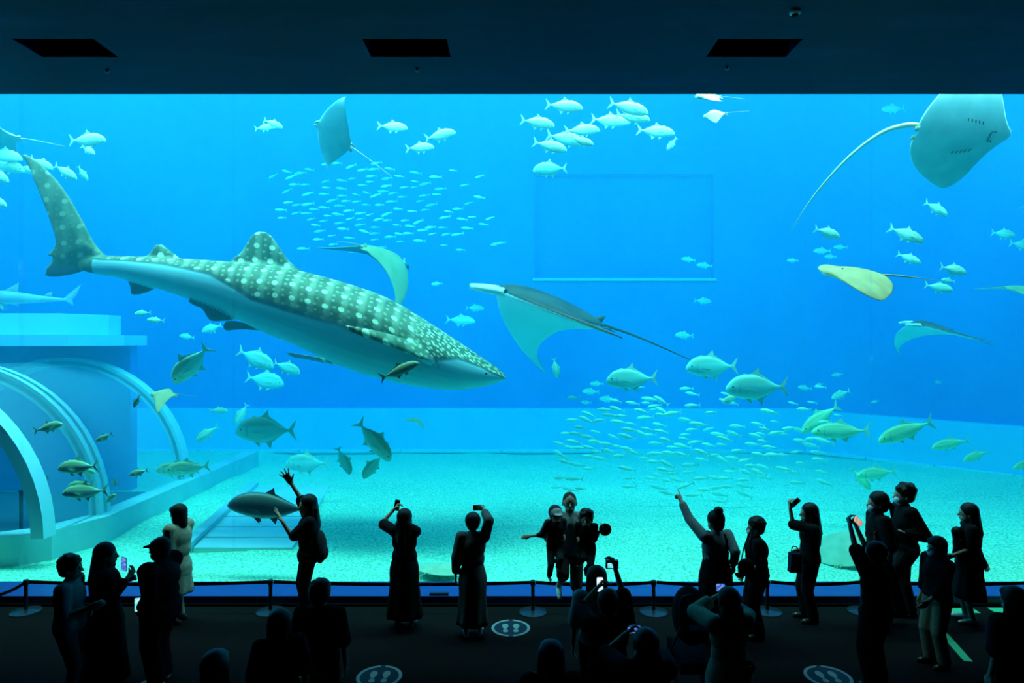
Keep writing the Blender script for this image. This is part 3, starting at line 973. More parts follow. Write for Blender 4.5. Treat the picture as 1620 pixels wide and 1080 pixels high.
# brown ray gliding side on
ME_brown = ray_mesh('brown_ray', sting_lead, sting_trail, .09, -.38, .12, [R_tan, R_white], tail=1.35, tail_r=.03, bulge=.10, power=1.6, droop=.02)
r3 = ray('brown_ray', ME_brown, 1350, 434, 1.6, 150, (-1, -.16, .03), (0, -.22, .95), 'tan stingray gliding flat with straight thin tail, pale belly showing')
eyes(r3, .36, .12, .12)
# rays near the surface, cut by the window head
ME_gold_ray = ray_mesh('cream_ray', cow_lead, cow_trail, .07, .20, -.30, [R_cream, R_grey], horns=(.40, .07, .07, .035), tail=1.0, tail_r=.012, dorsal=(-.46, .08), bulge=.07, power=1.6)
r4 = ray('cream_ray', ME_gold_ray, 1120, 153, 1.6, 92, (-.95, -.25, -.06), (.1, -.62, .75), 'cream-backed ray cut off by the window head, beside the jacks')
r5 = ray('cream_ray', ME_gold_ray, 1130, 182, 1.8, 72, (-.92, .25, -.05), (.15, -.75, .62), 'small cream ray with one raised wing under another ray')
r6 = ray('cream_ray', ME_gold_ray, -6, 214, 3.6, 140, (-.98, -.1, .12), (.08, .25, .95), 'cream-backed ray with teal belly above the shark tail, mostly out of view')
for o_ in (r4, r5, r6):
    eyes(o_, .36, .10, .03)
ME_hazy = ray_mesh('hazy_ray', manta_lead, manta_trail, .07, -.25, -.35, [R_olive, R_white], horns=(.44, .13, .14, .03), tail=.9, tail_r=.012, bulge=.06, power=1.5)
r7 = ray('manta_ray', ME_hazy, 1612, 458, 5.0, 120, (.9, .3, -.05), (-.1, -.35, .9), 'hazy green manta ray leaving the view behind the jacks')
r8 = ray('tan_ray', ray_mesh('tan_ray', cow_lead, cow_trail, .06, -.22, -.30, [skin2('ray_olive_tan', (.38, .36, .16), (.48, .44, .20)), R_white], horns=(.40, .07, .06, .035), tail=.8, tail_r=.01, dorsal=(-.46, .06), bulge=.06, power=1.6), 258, 624, 1.8, 80, (-.95, -.25, .06), (.0, -.45, .85), 'olive tan ray gliding beside the acrylic tunnel')
r9 = ray('manta_ray', ME_hazy, 655, 664, 6.5, 52, (.35, .85, .0), (0, -.5, .9), 'faint green ray banking below the whale shark head')
r10 = ray('manta_ray', ME_hazy, 1652, 318, 6.0, 74, (.88, .1, .45), (-.4, -.3, .85), 'hazy ray mostly out of view with only its tail showing by the stingray')
# rays over the sand
ME_flat = ray_mesh('flat_ray', sting_lead, sting_trail, .06, -.05, -.05, [skin2('ray_sand_back', (.58, .62, .34), (.70, .72, .42)), R_grey], tail=1.1, tail_r=.02, bulge=.06)
a1 = ray('sand_ray', ME_flat, 1335, 866, 1.75, 112, (.55, .62, .55), (-.55, -.35, .75), 'yellow-green ray lifting off the sand behind the visitors')
o_ = put('sand_ray', ME_flat); place(o_, (-1.20, .98, .22), frame((.5, .8, 0), (0, 0, 1)), .42)
tag(o_, 'flat pale ray lying on the sand behind the woman in the long dress', 'ray')
# a shark resting over the tunnel roof
ME_shark = fish_mesh('reef_shark', [(.5, .02, .0, .01), (.46, .035, -.02, .03), (.36, .055, -.045, .05), (.2, .07, -.055, .058), (0, .06, -.05, .05), (-.2, .035, -.03, .03), (-.36, .018, -.014, .014), (-.42, .014, -.010, .008)],
                     [[(-.38, .0), (-.40, .02), (-.47, .09), (-.54, .15), (-.50, .05), (-.46, 0), (-.48, -.05), (-.43, -.02)], [(.12, .06), (.05, .10), (-.02, .15), (-.01, .06)], [(-.22, .03), (-.26, .06), (-.30, .07), (-.29, .025)]],
                     [skin2('shark_grey', (.30, .38, .40), (.40, .48, .48)), skin2('shark_fin_grey', (.28, .36, .38), (.36, .44, .46))])
fish('reef_shark', ME_shark, 112, 474, -60, 470, 6.0, 'hazy grey shark cruising over the tunnel roof', None, cat='shark', eye=False)

# ================================================================ ACRYLIC TUNNEL AND FLOOR PIECES IN THE TANK
M_curb = mat('tunnel_plinth', rough=.6, spec=.2, build=noise_mix(1.2, (.42, .66, .62), (.55, .76, .70)))
M_rib = mat('tunnel_rib', rough=.4, spec=.3, build=noise_mix(1.0, (.50, .74, .74), (.58, .80, .78)))
M_roofslab = mat('tunnel_roof', rough=.6, spec=.2, build=noise_mix(.8, (.25, .62, .78), (.30, .68, .82)))
def vault(R, y0, y1, th, cx=-10.9, cz=.55, n=28):
    """half-round shell over the tunnel axis"""
    V, Fc = [], []
    for y in (y0, y1):
        for r in (R, R - th):
            for k in range(n + 1):
                a = math.pi * k / n
                V.append((cx + r * math.cos(a), y, cz + r * math.sin(a)))
    m = n + 1
    for k in range(n):
        Fc += [(k, k + 1, 2 * m + k + 1, 2 * m + k), (m + k, 3 * m + k, 3 * m + k + 1, m + k + 1), (k, m + k, m + k + 1, k + 1), (2 * m + k, 2 * m + k + 1, 3 * m + k + 1, 3 * m + k)]
    Fc += [(0, 2 * m, 3 * m, m), (n, m + n, 3 * m + n, 2 * m + n)]
    return MB().add(V, Fc)
M_acr = bpy.data.materials.new('tunnel_acrylic')
M_acr.use_nodes = True
_nt = M_acr.node_tree
_nt.nodes.remove(_nt.nodes['Principled BSDF'])
_t = N(_nt, 'ShaderNodeBsdfTransparent'); _t.inputs[0].default_value = (.96, 1, 1, 1)
_g = N(_nt, 'ShaderNodeBsdfDiffuse'); _g.inputs[0].default_value = (.45, .8, .9, 1)
_m = N(_nt, 'ShaderNodeMixShader'); _m.inputs[0].default_value = .10
_nt.links.new(_t.outputs[0], _m.inputs[1]); _nt.links.new(_g.outputs[0], _m.inputs[2]); _nt.links.new(_m.outputs[0], _nt.nodes['Material Output'].inputs['Surface'])
tun = tag(empty('viewing_tunnel', (0, 0, 0)), 'acrylic viewing tunnel with pale ribs on a curved plinth', 'tunnel')
for a, b in ((1.75, 3.0), (3.35, 6.3)):
    shade_auto(vault(2.88, a, b, .08).build('acrylic_shell', M_acr, tun))
for y0, y1 in ((1.45, 1.75), (3.0, 3.12), (3.22, 3.35), (6.3, 6.6)):
    shade_auto(vault(2.96, y0, y1, .22).build('rib', M_rib, tun))
MB().prism([(-7.75, 10.5), (-7.75, 2.95), (-8.15, 1.95), (-9.3, 1.25), (-9.6, 1.55), (-8.5, 2.2), (-8.15, 3.1), (-8.15, 10.5)][::-1], .02, .55).build('plinth', M_curb, tun)
MB().box((-11.0, 4.3, .12), (4.6, 4.6, .14)).build('tunnel_floor', mat('tunnel_floor', (.05, .12, .16), rough=.8), tun)
roof = MB().prism([(-21, 5.0), (-9.9, 5.0), (-9.35, 6.2), (-9.35, 7.2), (-21, 7.2)][::-1], 3.80, 4.05).build('roof_slab', M_roofslab, tun)
MB().prism([(-21, 5.5), (-10.4, 5.5), (-9.9, 6.5), (-9.9, 7.0), (-21, 7.0)][::-1], 4.05, 4.55).build('roof_kerb', M_roofslab, tun)
MB().box((-15.2, 7.05, 1.95), (11.2, .3, 3.7)).build('rear_wall', M_back, tun)
# dark rails inside the tunnel
for x_, y_ in ((-8.95, 2.3), (-9.4, 3.6)):
    MB().lathe([(.03, 0), (.03, .95), (.045, 1.0)], c=(x_, y_, .19), n=12).build('rail_post', M_black, tun)
# smooth slabs set in the sand
M_slab = mat('smooth_slab', rough=.5, spec=.3, build=noise_mix(.7, (.66, .82, .74), (.74, .88, .80)))
step = tag(empty('floor_slab', (-5, 4.7, .1)), 'smooth pale slabs set into the sand before the tunnel', 'slab')
e_ = [2.1, 2.75, 3.45, 4.25, 5.3, 7.2]
for k in range(5):
    ya, yb = e_[k] - 4.7 + .03, e_[k + 1] - 4.7 - .03
    xl = lambda yy: -.72 - .17 * (yy + 2.6)
    MB().prism([(xl(ya), ya), (1.05 - .14 * (ya + 2.6), ya), (1.05 - .14 * (yb + 2.6), yb), (xl(yb), yb)], -.06, .10).build('slab', M_slab, step)
MB().prism([(-1.5, 2.5), (-.75, -2.6), (-.95, -2.6), (-1.72, 2.5)][::-1], -.06, .2).build('border', M_curb, step)
# ================================================================ HALL FURNITURE
M_post = mat('stanchion_black', (.012, .012, .014), rough=.4, spec=.4)
M_base = mat('stanchion_base', (.05, .06, .075), rough=.25, spec=.6, metal=.6)
M_belt = mat('belt_black', (.008, .008, .01), rough=.8, spec=.1)
BAR_Y = -.215
posts = [-20, 41, 428, 843, 1034, 1214, 1364, 1660]
pos = []
for i, px in enumerate(posts):
    y = BAR_Y - (.35 if i == 0 else 0) - (.02 if i in (3, 4) else 0)
    pos.append(Vector(((px - 810) * (y + D) / F, y, 0)))
where = ['at the tunnel end', 'beside the person in the pale blue shirt', 'beside the waving woman', 'beside the man holding two children', 'beside the stroller', 'behind the woman in the mask and curly hair', 'behind the two friends with masks', 'beyond the long-haired woman in a dress']
for i in range(1, len(pos)):
    st = tag(empty('stanchion', pos[i]), 'low black barrier post with round base ' + where[i], 'stanchion', 'barrier posts along the window')
    shade_auto(MB().lathe([(.19, 0), (.20, .004), (.20, .012), (.17, .022), (.05, .034), (.03, .036)], n=32).build('base', M_base, st))
    shade_auto(MB().lathe([(.026, .03), (.026, .40)], n=18).build('post', M_post, st))
    shade_auto(MB().lathe([(.034, .385), (.036, .39), (.036, .455), (.030, .462)], n=18).build('belt_head', M_post, st))
    a, b = pos[i] + Vector((0, 0, .43)), pos[i - 1] + Vector((0, 0, .43 if i > 1 else .33))
    V, Fc = [], []
    for k in range(13):
        t = k / 12
        p = (a.lerp(b, t) - a) * (1 - .042 / (b - a).length) + Vector((0, 0, -.035 * 4 * t * (1 - t)))
        p += Vector((0, 0, .43))
        V += [p + Vector((0, -.003, -.024)), p + Vector((0, -.003, .024)), p + Vector((0, .003, .024)), p + Vector((0, .003, -.024))]
    for k in range(12):
        for j in range(4):
            j2 = (j + 1) % 4
            Fc.append((k * 4 + j, k * 4 + j2, k * 4 + 4 + j2, k * 4 + 4 + j))
    Fc += [(0, 1, 2, 3), (48, 51, 50, 49)]
    MB().add(V, Fc).build('belt', M_belt, st)

# floor stickers: ring with two footprints
M_stk = mat('sticker_navy', (.01, .022, .035), rough=.5, spec=.1)
M_stw = mat('sticker_white', (.22, .27, .25), rough=.5, spec=.1)
def sticker(px, py, label):
    s = (py - 540) / H
    o = tag(empty('floor_sticker', ((px - 810) / s, F / s - D, .001)), label, 'sticker')
    MB().lathe([(.27, 0), (.27, .002)], n=40).build('disc', M_stk, o)
    def arc(a0, a1, r0, r1):
        n = 20
        V = [(r * math.cos(a0 + (a1 - a0) * k / n), r * math.sin(a0 + (a1 - a0) * k / n), z) for z in (.002, .003) for r in (r0, r1) for k in range(n + 1)]
        m = n + 1
        Fc = []
        for k in range(n):
            Fc += [(k, k + 1, m + k + 1, m + k), (2 * m + k, 3 * m + k, 3 * m + k + 1, 2 * m + k + 1), (k, 2 * m + k, 2 * m + k + 1, k + 1), (m + k, m + k + 1, 3 * m + k + 1, 3 * m + k)]
        Fc += [(0, m, 3 * m, 2 * m), (n, 2 * m + n, 3 * m + n, m + n)]
        return MB().add(V, Fc)
    g = .12
    for a0 in (math.pi / 2 + g, -math.pi / 2 + g):
        arc(a0, a0 + math.pi - 2 * g, .225, .262).build('ring_half', M_stw, o)
    for sg in (-1, 1):
        sole = [(sg * (.075 + .042 * math.cos(t) * (1 + .2 * math.sin(t))), .045 + .085 * math.sin(t)) for t in np.linspace(0, 2 * math.pi, 24, endpoint=False)]
        heel = [(sg * .07 + .036 * math.cos(t), -.095 + .045 * math.sin(t)) for t in np.linspace(0, 2 * math.pi, 18, endpoint=False)]
        f_ = MB().prism(sole, .002, .003).build('footprint', M_stw, o)
        MB().prism(heel, .002, .003).build('heel', M_stw, f_)
    return o
sticker(808, 993, 'round footprint sticker on the carpet beside the person in the pale robe')
sticker(600, 1070, 'round footprint sticker on the carpet behind the woman in the long dress')
sticker(1310, 1070, 'round footprint sticker on the carpet behind the woman with a handbag')
# green tape on the carpet
M_tape = mat('green_tape', (.05, .45, .22), rough=.6, spec=.1)
def tape(p, q, w, label):
    a = [(px - 810) / ((py - 540) / H) for px, py in (p, q)]
    b = [F * H / (py - 540) - D for px, py in (p, q)]
    A, B_ = Vector((a[0], b[0], 0)), Vector((a[1], b[1], 0))
    d = B_ - A
    o = MB().box((0, 0, 0), (d.length, w, .003)).build('floor_tape', M_tape, loc=(A + B_) / 2 + Vector((0, 0, .0025)))
    o.rotation_euler = (0, 0, math.atan2(d.y, d.x))
    return tag(o, label, 'tape')
tape((1491, 1000), (1532, 1046), .10, 'green tape strip running back from the window between the visitors')
tape((1490, 966), (1545, 966), .17, 'green tape patch at the feet of the long-haired woman')
tape((1568, 965), (1640, 965), .17, 'green tape patch against the window plinth at the end of the row')
# plate on the window sill
pl = tag(empty('sill_plate', ((694 - 810) * D / F, .05, ZB - .03)), 'small dark plate on the window sill beside the woman in the long dress', 'plate')
MB().box((0, 0, .02), (.28, .06, .03)).build('plate', M_post, pl)
MB().box((0, -.031, .02), (.24, .004, .018)).build('face', M_base, pl)

# ceiling fittings
M_white = mat('fitting_white', (.75, .78, .8), rough=.4)
def ceil_pt(px, py):
    s = (540 - py) / (ZT - H)
    return Vector(((px - 810) / s, F / s - D, ZT))
sd = tag(empty('smoke_detector', ceil_pt(1258, 18)), 'small white smoke detector on the dark ceiling', 'smoke detector')
shade_auto(MB().lathe([(.06, 0), (.062, -.02), (.05, -.035)][::-1], n=24).build('base', M_white, sd))
shade_auto(MB().lathe([(.035, -.035), (.036, -.05), (.02, -.058)][::-1], n=20).build('sensor', M_black, sd))
for px, py, w in ((170, 111, 'near the well over the tunnel'), (660, 109, 'in front of the middle light well'), (1150, 106, 'in front of the light well by the smoke detector')):
    o = tag(empty('sprinkler', ceil_pt(px, py)), 'tiny dark sprinkler head ' + w, 'sprinkler')
    shade_auto(MB().lathe([(.03, 0), (.03, -.008), (.012, -.012), (.012, -.03)][::-1], n=16).build('stem', M_post, o))
    shade_auto(MB().lathe([(.025, -.03), (.025, -.035)][::-1], n=16).build('deflector', M_post, o))
# unlit ring lamps inside the wells
for xa, xb in rec:
    c, yc = (xa + xb) / 2, (cy0 + cy1) / 2
    o = tag(empty('well_lamp', (c, yc, ZT + 1.13)), {0: 'unlit round lamp inside the light well over the tunnel', 1: 'unlit round lamp inside the middle light well', 2: 'unlit round lamp inside the well by the smoke detector'}[rec.index((xa, xb))], 'lamp')
    shade_auto(MB().lathe([(.16, 0), (.18, -.02), (.18, -.25), (.16, -.25), (.15, -.03)][::-1], n=28).build('housing', M_base, o))
    shade_auto(MB().lathe([(.14, -.04), (.14, -.06)][::-1], n=24).build('lens', M_white, o))

# ================================================================ PEOPLE
def cap_(mb, p0, p1, r0, r1, n=10):
    """closed tapered capsule"""
    p0, p1 = Vector(p0), Vector(p1)
    t = p1 - p0
    L = t.length
    t = t / L if L > 1e-6 else Vector((0, 0, 1))
    a = t.orthogonal().normalized()
    b = t.cross(a)
    rings = []
    for q in (-80, -50, -20):
        w = math.radians(q)
        rings.append((p0 + t * (r0 * math.sin(w)), r0 * math.cos(w)))
    for q in (20, 50, 80):
        w = math.radians(q)
        rings.append((p1 + t * (r1 * math.sin(w)), r1 * math.cos(w)))
    V, Fc = [], []
    for c, r in rings:
        V += [c + r * (math.cos(2 * math.pi * k / n) * a + math.sin(2 * math.pi * k / n) * b) for k in range(n)]
    for i in range(5):
        for k in range(n):
            k2 = (k + 1) % n
            Fc.append((i * n + k, i * n + k2, (i + 1) * n + k2, (i + 1) * n + k))
    Fc += [tuple(range(n))[::-1], tuple(5 * n + k for k in range(n))]
    mb.add(V, Fc)

def ell_(mb, c, rad, ax, n=14, m=8):
    """closed ellipsoid; ax: three axis vectors"""
    c = Vector(c)
    V, Fc = [], []
    for i in range(m + 1):
        w = math.pi * (.02 + .96 * i / m)
        for k in range(n):
            a = 2 * math.pi * k / n
            V.append(c + ax[0] * (rad[0] * math.sin(w) * math.cos(a)) + ax[1] * (rad[1] * math.sin(w) * math.sin(a)) + ax[2] * (rad[2] * math.cos(w)))
    for i in range(m):
        for k in range(n):
            k2 = (k + 1) % n
            Fc.append((i * n + k, i * n + k2, (i + 1) * n + k2, (i + 1) * n + k))
    Fc += [tuple(range(n))[::-1], tuple(m * n + k for k in range(n))]
    mb.add(V, Fc)

Z = Vector((0, 0, 1))
M_skin = mat('skin', (.50, .33, .24), rough=.6, spec=.2)
M_hair = mat('hair_black', (.010, .008, .008), rough=.5, spec=.2)
M_mask = mat('mask_white', (.75, .78, .80), rough=.8)
def cloth(name, c):
    return mat(name, rough=.85, spec=.05, build=noise_mix(40, tuple(v * .85 for v in c), tuple(min(1, v * 1.1) for v in c)))
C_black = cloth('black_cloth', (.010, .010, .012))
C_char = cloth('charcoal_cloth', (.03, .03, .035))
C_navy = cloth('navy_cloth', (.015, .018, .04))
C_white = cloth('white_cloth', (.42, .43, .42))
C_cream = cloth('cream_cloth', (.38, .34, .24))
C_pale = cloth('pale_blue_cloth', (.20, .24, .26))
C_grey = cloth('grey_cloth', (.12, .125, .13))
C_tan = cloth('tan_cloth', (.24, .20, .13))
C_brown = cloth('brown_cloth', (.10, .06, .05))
M_shoe = mat('shoe_dark', (.02, .02, .022), rough=.6)
M_shoew = mat('shoe_white', (.6, .62, .62), rough=.6)

def two_bone(a, b, l1, l2, hint):
    """joint between a and b for two bones; the reach is clamped"""
    d = b - a
    L = d.length
    if L > (l1 + l2) * .995:
        b = a + d * ((l1 + l2) * .995 / L)
        d = b - a
        L = d.length
    d.normalize()
    x = (l1 * l1 - l2 * l2 + L * L) / (2 * L)
    h_ = math.sqrt(max(l1 * l1 - x * x, 0))
    n = hint - d * hint.dot(d)
    n = n.normalized() if n.length > 1e-4 else d.orthogonal().normalized()
    return a + d * x + n * h_, b

class Person:
    def __init__(self, label, px, head_py, h, yaw, cat='person', group=None, base=None, y=None, build=1.0, head_yaw=0.0, head_pitch=0.0, hips=0.0, group_name=None, voxel=.0085, name='person', kid=False):
        self.h, self.k = h, h / 1.65
        self.kid = kid
        if base is None:
            s = (head_py - 540) / (H - h)
            yy = F / s - D if y is None else y
            base = Vector(((px - 810) * (yy + D) / F, yy, 0))
        self.base = base
        self.f = Vector((-math.sin(yaw), math.cos(yaw), 0))
        self.r = Vector((math.cos(yaw), math.sin(yaw), 0))
        hy = yaw + head_yaw
        hf = Vector((-math.sin(hy), math.cos(hy), 0))
        hr = Vector((math.cos(hy), math.sin(hy), 0))
        R = Matrix.Rotation(head_pitch, 3, hr)
        self.hf, self.hr, self.hz = R @ hf, hr, R @ Z
        self.w = build
        self.root = tag(empty(name, base), label, cat, group)
        self.voxel = voxel
        self.body = MB()
        self.arms = {}
        self.legs = {}
        k, f, r = self.k, self.f, self.r
        self.hs = .16 * k * build * (.92 if kid else 1)       # shoulder half width
        self.sh_z = 1.335 * k
        hk = k * (1.5 if kid else 1.12)
        self.hk = hk
        self.hc = Z * (1.65 * k - .115 * hk) + f * (.015 * k)  # head centre
    # local points are offsets from the base
    def L(self, px, py, dy=0.0):
        return at(px, py, self.base.y + dy) - self.base
    def torso(self, lean=Vector((0, 0, 0))):
        b, k, f, r, w = self.body, self.k, self.f, self.r, self.w
        ax = (r, f, Z)
        ell_(b, Z * .87 * k - f * .01 * k, (.155 * k * w, .115 * k * w, .13 * k), ax)
        ell_(b, Z * 1.03 * k, (.125 * k * w, .092 * k * w, .16 * k), ax)
        ell_(b, Z * 1.21 * k, (.148 * k * w, .105 * k * w, .18 * k), ax)
        cap_(b, Z * self.sh_z - r * self.hs * .85, Z * self.sh_z + r * self.hs * .85, .058 * k, .058 * k)
        cap_(b, Z * 1.34 * k - f * .01 * k, self.hc - Z * .06 * self.hk, .052 * k, .05 * k)
        hk, hf, hr, hz, c = self.hk, self.hf, self.hr, self.hz, self.hc
        hx = (hr, hf, hz)
        ell_(b, c + hz * .01 * hk, (.076 * hk, .094 * hk, .100 * hk), hx, 16, 10)
        ell_(b, c + hf * .032 * hk - hz * .062 * hk, (.056 * hk, .056 * hk, .052 * hk), hx)
        cap_(b, c + hf * .088 * hk + hz * .005 * hk, c + hf * .104 * hk - hz * .026 * hk, .009 * hk, .014 * hk, 8)
        cap_(b, c + hf * .088 * hk - hz * .058 * hk - hr * .014 * hk, c + hf * .088 * hk - hz * .058 * hk + hr * .014 * hk, .010 * hk, .010 * hk, 8)
        for sg in (-1, 1):
            ell_(b, c + hr * sg * .078 * hk - hz * .012 * hk - hf * .008 * hk, (.012 * hk, .022 * hk, .032 * hk), hx, 10, 6)
        return self
    def arm(self, side, hand=None, hint=None, pose='relaxed', dirs=None, palm=None, shrug=0.0):
        """side -1 left, 1 right; hand: target offset from the base"""
        k, f, r = self.k, self.f, self.r
        S = Z * (self.sh_z + shrug) + r * side * self.hs
        l1, l2 = .275 * k, .245 * k
        if hand is None:
            hand = S + r * side * .07 * k + f * .03 * k - Z * .505 * k
            hint = hint or (-f + r * side * .6)
        E, W = two_bone(S, hand, l1, l2, hint if hint is not None else -Z)
        b = self.body
        cap_(b, S, E, .048 * k * self.w, .039 * k)
        cap_(b, E, W, .038 * k, .026 * k)
        self.arms[side] = (S, E, W)
        # hand: palm and five fingers
        d = (W - E).normalized()
        n = palm if palm is not None else -r * side
        n = (n - d * n.dot(d))
        n = n.normalized() if n.length > 1e-3 else d.orthogonal().normalized()
        s = d.cross(n) * side                      # towards the thumb
        if palm is None and s.dot(f) < 0 and pose == 'relaxed':
            s = -s
        q = k * (1.1 if self.kid else 1.25 if pose == 'open' else 1.05)
        for j in range(4):
            o = s * ((1.5 - j) * .0195 * q)
            cap_(b, W + o * .6, W + d * .088 * q + o, .0145 * q, .0125 * q, 8)
        ln = (.072, .080, .075, .060)
        for j in range(4):
            o = s * ((1.5 - j) * .0195 * q)
            p = W + d * .088 * q + o
            if pose == 'open':
                dd = (d + s * (1.5 - j) * .34).normalized(); c1, c2 = .03, .06
            elif pose == 'point':
                dd = d; c1, c2 = (.0, .0) if j == 0 else (1.35, 1.3)
            elif pose == 'grip':
                dd = d; c1, c2 = .85, .85
            else:
                dd = d; c1, c2 = .30 + .06 * j, .38
            d1 = (dd * math.cos(c1) + n * math.sin(c1))
            d2 = (dd * math.cos(c1 + c2) + n * math.sin(c1 + c2))
            m = p + d1 * ln[j] * .52 * q
            cap_(b, p, m, .0105 * q, .0098 * q, 8)
            cap_(b, m, m + d2 * ln[j] * .52 * q, .0096 * q, .0082 * q, 8)
        tb = W + d * .028 * q + s * .026 * q
        td = {'open': (d * .62 + s * .8), 'grip': (d * .75 + s * .25 + n * .6), 'point': (d * .6 + n * .7 + s * .2)}.get(pose, d * .8 + s * .45 + n * .25).normalized()
        cap_(b, W + s * .012 * q + d * .012 * q, tb + td * .018 * q, .015 * q, .013 * q, 8)
        cap_(b, tb + td * .015 * q, tb + td * .062 * q, .0125 * q, .0095 * q, 8)
        self.grip = W + d * .095 * q + n * .022 * q
        return self
    def leg(self, side, foot=None, hint=None, foot_dir=None):
        k, f, r = self.k, self.f, self.r
        Hp = Z * .86 * k + r * side * .085 * k * self.w
        A = foot if foot is not None else Z * .075 * k + r * side * .095 * k + f * (.02 * side) * k
        Kn, A = two_bone(Hp, A, .405 * k, .395 * k, hint if hint is not None else f)
        b = self.body
        cap_(b, Hp, Kn, .082 * k * self.w, .055 * k)
        cap_(b, Kn, A, .053 * k, .036 * k)
        fd = (foot_dir or (f + r * side * .15)).normalized()
        self.legs[side] = (Hp, Kn, A, fd)
        base = A - Z * .038 * k
        cap_(b, base - fd * .04 * k, base + fd * .13 * k, .034 * k, .030 * k)
        return self
    def finish(self, skin=None):
        for s in (-1, 1):
            if s not in self.legs:
                self.leg(s)
            if s not in self.arms:
                self.arm(s)
        me = remeshed(self.body.v, self.body.f, self.voxel, ratio=.22, smooth_it=2)
        me.materials.append(skin or M_skin)
        put('body', me, self.root)
        for sg in (-1, 1):
            ey = put('eye', ME_eye, self.root)
            ey.location = self.hc + self.hf * .079 * self.hk + self.hr * sg * .031 * self.hk + self.hz * .006 * self.hk
            ey.scale = (.75 * self.hk,) * 3
        return self
    # ---- garments
    def garment(self, name, mb, material, voxel=.016, ratio=.35):
        me = remeshed(mb.v, mb.f, voxel, ratio=ratio, smooth_it=2)
        me.materials.append(material)
        return put(name, me, self.root)
    def shirt(self, material, sleeve=.6, loose=.022, hem=.82, name='shirt'):
        b, k, f, r, w = MB(), self.k, self.f, self.r, self.w
        ax = (r, f, Z)
        g = loose * k
        ell_(b, Z * (hem + .10) * k, (.155 * k * w + g, .112 * k * w + g, .15 * k), ax)
        ell_(b, Z * 1.04 * k, (.135 * k * w + g, .098 * k * w + g, .17 * k), ax)
        ell_(b, Z * 1.21 * k, (.150 * k * w + g, .106 * k * w + g, .185 * k), ax)
        cap_(b, Z * self.sh_z - r * self.hs * .9, Z * self.sh_z + r * self.hs * .9, .060 * k + g * .6, .060 * k + g * .6)
        cap_(b, Z * 1.33 * k, Z * 1.385 * k, .07 * k, .058 * k)
        for s, (S, E, W) in self.arms.items():
            if sleeve <= 1:
                cap_(b, S, S.lerp(E, sleeve), .052 * k * w + g, .05 * k + g * 1.1)
            else:
                cap_(b, S, E, .052 * k * w + g, .046 * k + g)
                cap_(b, E, E.lerp(W, sleeve - 1), .046 * k + g, .034 * k + g)
        self.garment(name, b, material)
        return self
    def trousers(self, material, to=.95, loose=.016, name='trousers', waist=.98):
        b, k, f, r, w = MB(), self.k, self.f, self.r, self.w
        g = loose * k
        ell_(b, Z * .88 * k, (.158 * k * w + g, .118 * k * w + g, (waist - .88) * 1.15 * k), (r, f, Z))
        for s, (Hp, Kn, A, fd) in self.legs.items():
            if to <= .5:
                cap_(b, Hp, Hp.lerp(Kn, to * 2), .086 * k * w + g, .066 * k + g * 1.6)
            else:
                cap_(b, Hp, Kn, .086 * k * w + g, .06 * k + g)
                cap_(b, Kn, Kn.lerp(A, to * 2 - 1), .06 * k + g, .048 * k + g * 1.3)
        self.garment(name, b, material)
        return self
    def skirt(self, material, top=1.06, hem=.30, flare=.25, folds=9, name='skirt', depth=.8, waist=.135, push=0.0):
        """flared loft with folds, closed inside"""
        k, f, r = self.k, self.f, self.r
        n, m = 48, 14
        V, Fc = [], []
        ph = self.base.x * 7
        for layer in (0, 1):
            for i in range(m + 1):
                t = i / m
                z = (top + (hem - top) * t) * k
                a = (waist + (flare - waist) * t ** .85) * k * self.w
                a += .03 * k * math.exp(-((t - .28) / .16) ** 2)
                for j in range(n):
                    w = 2 * math.pi * j / n
                    fo = 1 + .055 * t * math.sin(folds * w + ph + 2 * t) + .03 * t * math.sin((folds - 4) * w + 1.7 * ph)
                    rr = a * fo - layer * .006
                    V.append(r * (rr * math.cos(w)) + f * (rr * depth * math.sin(w) + push * t) + Z * z)
        off = (m + 1) * n
        for i in range(m):
            for j in range(n):
                j2 = (j + 1) % n
                Fc.append((i * n + j, (i + 1) * n + j, (i + 1) * n + j2, i * n + j2))
                Fc.append((off + i * n + j, off + i * n + j2, off + (i + 1) * n + j2, off + (i + 1) * n + j))
        for i in (0, m):
            for j in range(n):
                j2 = (j + 1) % n
                Fc.append((i * n + j, i * n + j2, off + i * n + j2, off + i * n + j))
        o = MB().add(V, Fc).build(name, material, self.root, smooth_=True)
        return self
    def shoes(self, material=None):
        k = self.k
        for s, (Hp, Kn, A, fd) in self.legs.items():
            b = MB()
            base = A - Z * .036 * k
            cap_(b, base - fd * .045 * k, base + fd * .10 * k, .040 * k, .038 * k)
            cap_(b, base + fd * .05 * k, base + fd * .155 * k - Z * .008 * k, .040 * k, .030 * k)
            cap_(b, A - Z * .01 * k, base, .042 * k, .042 * k)
            self.garment('shoe', b, material or M_shoe, voxel=.012, ratio=.4)
        return self
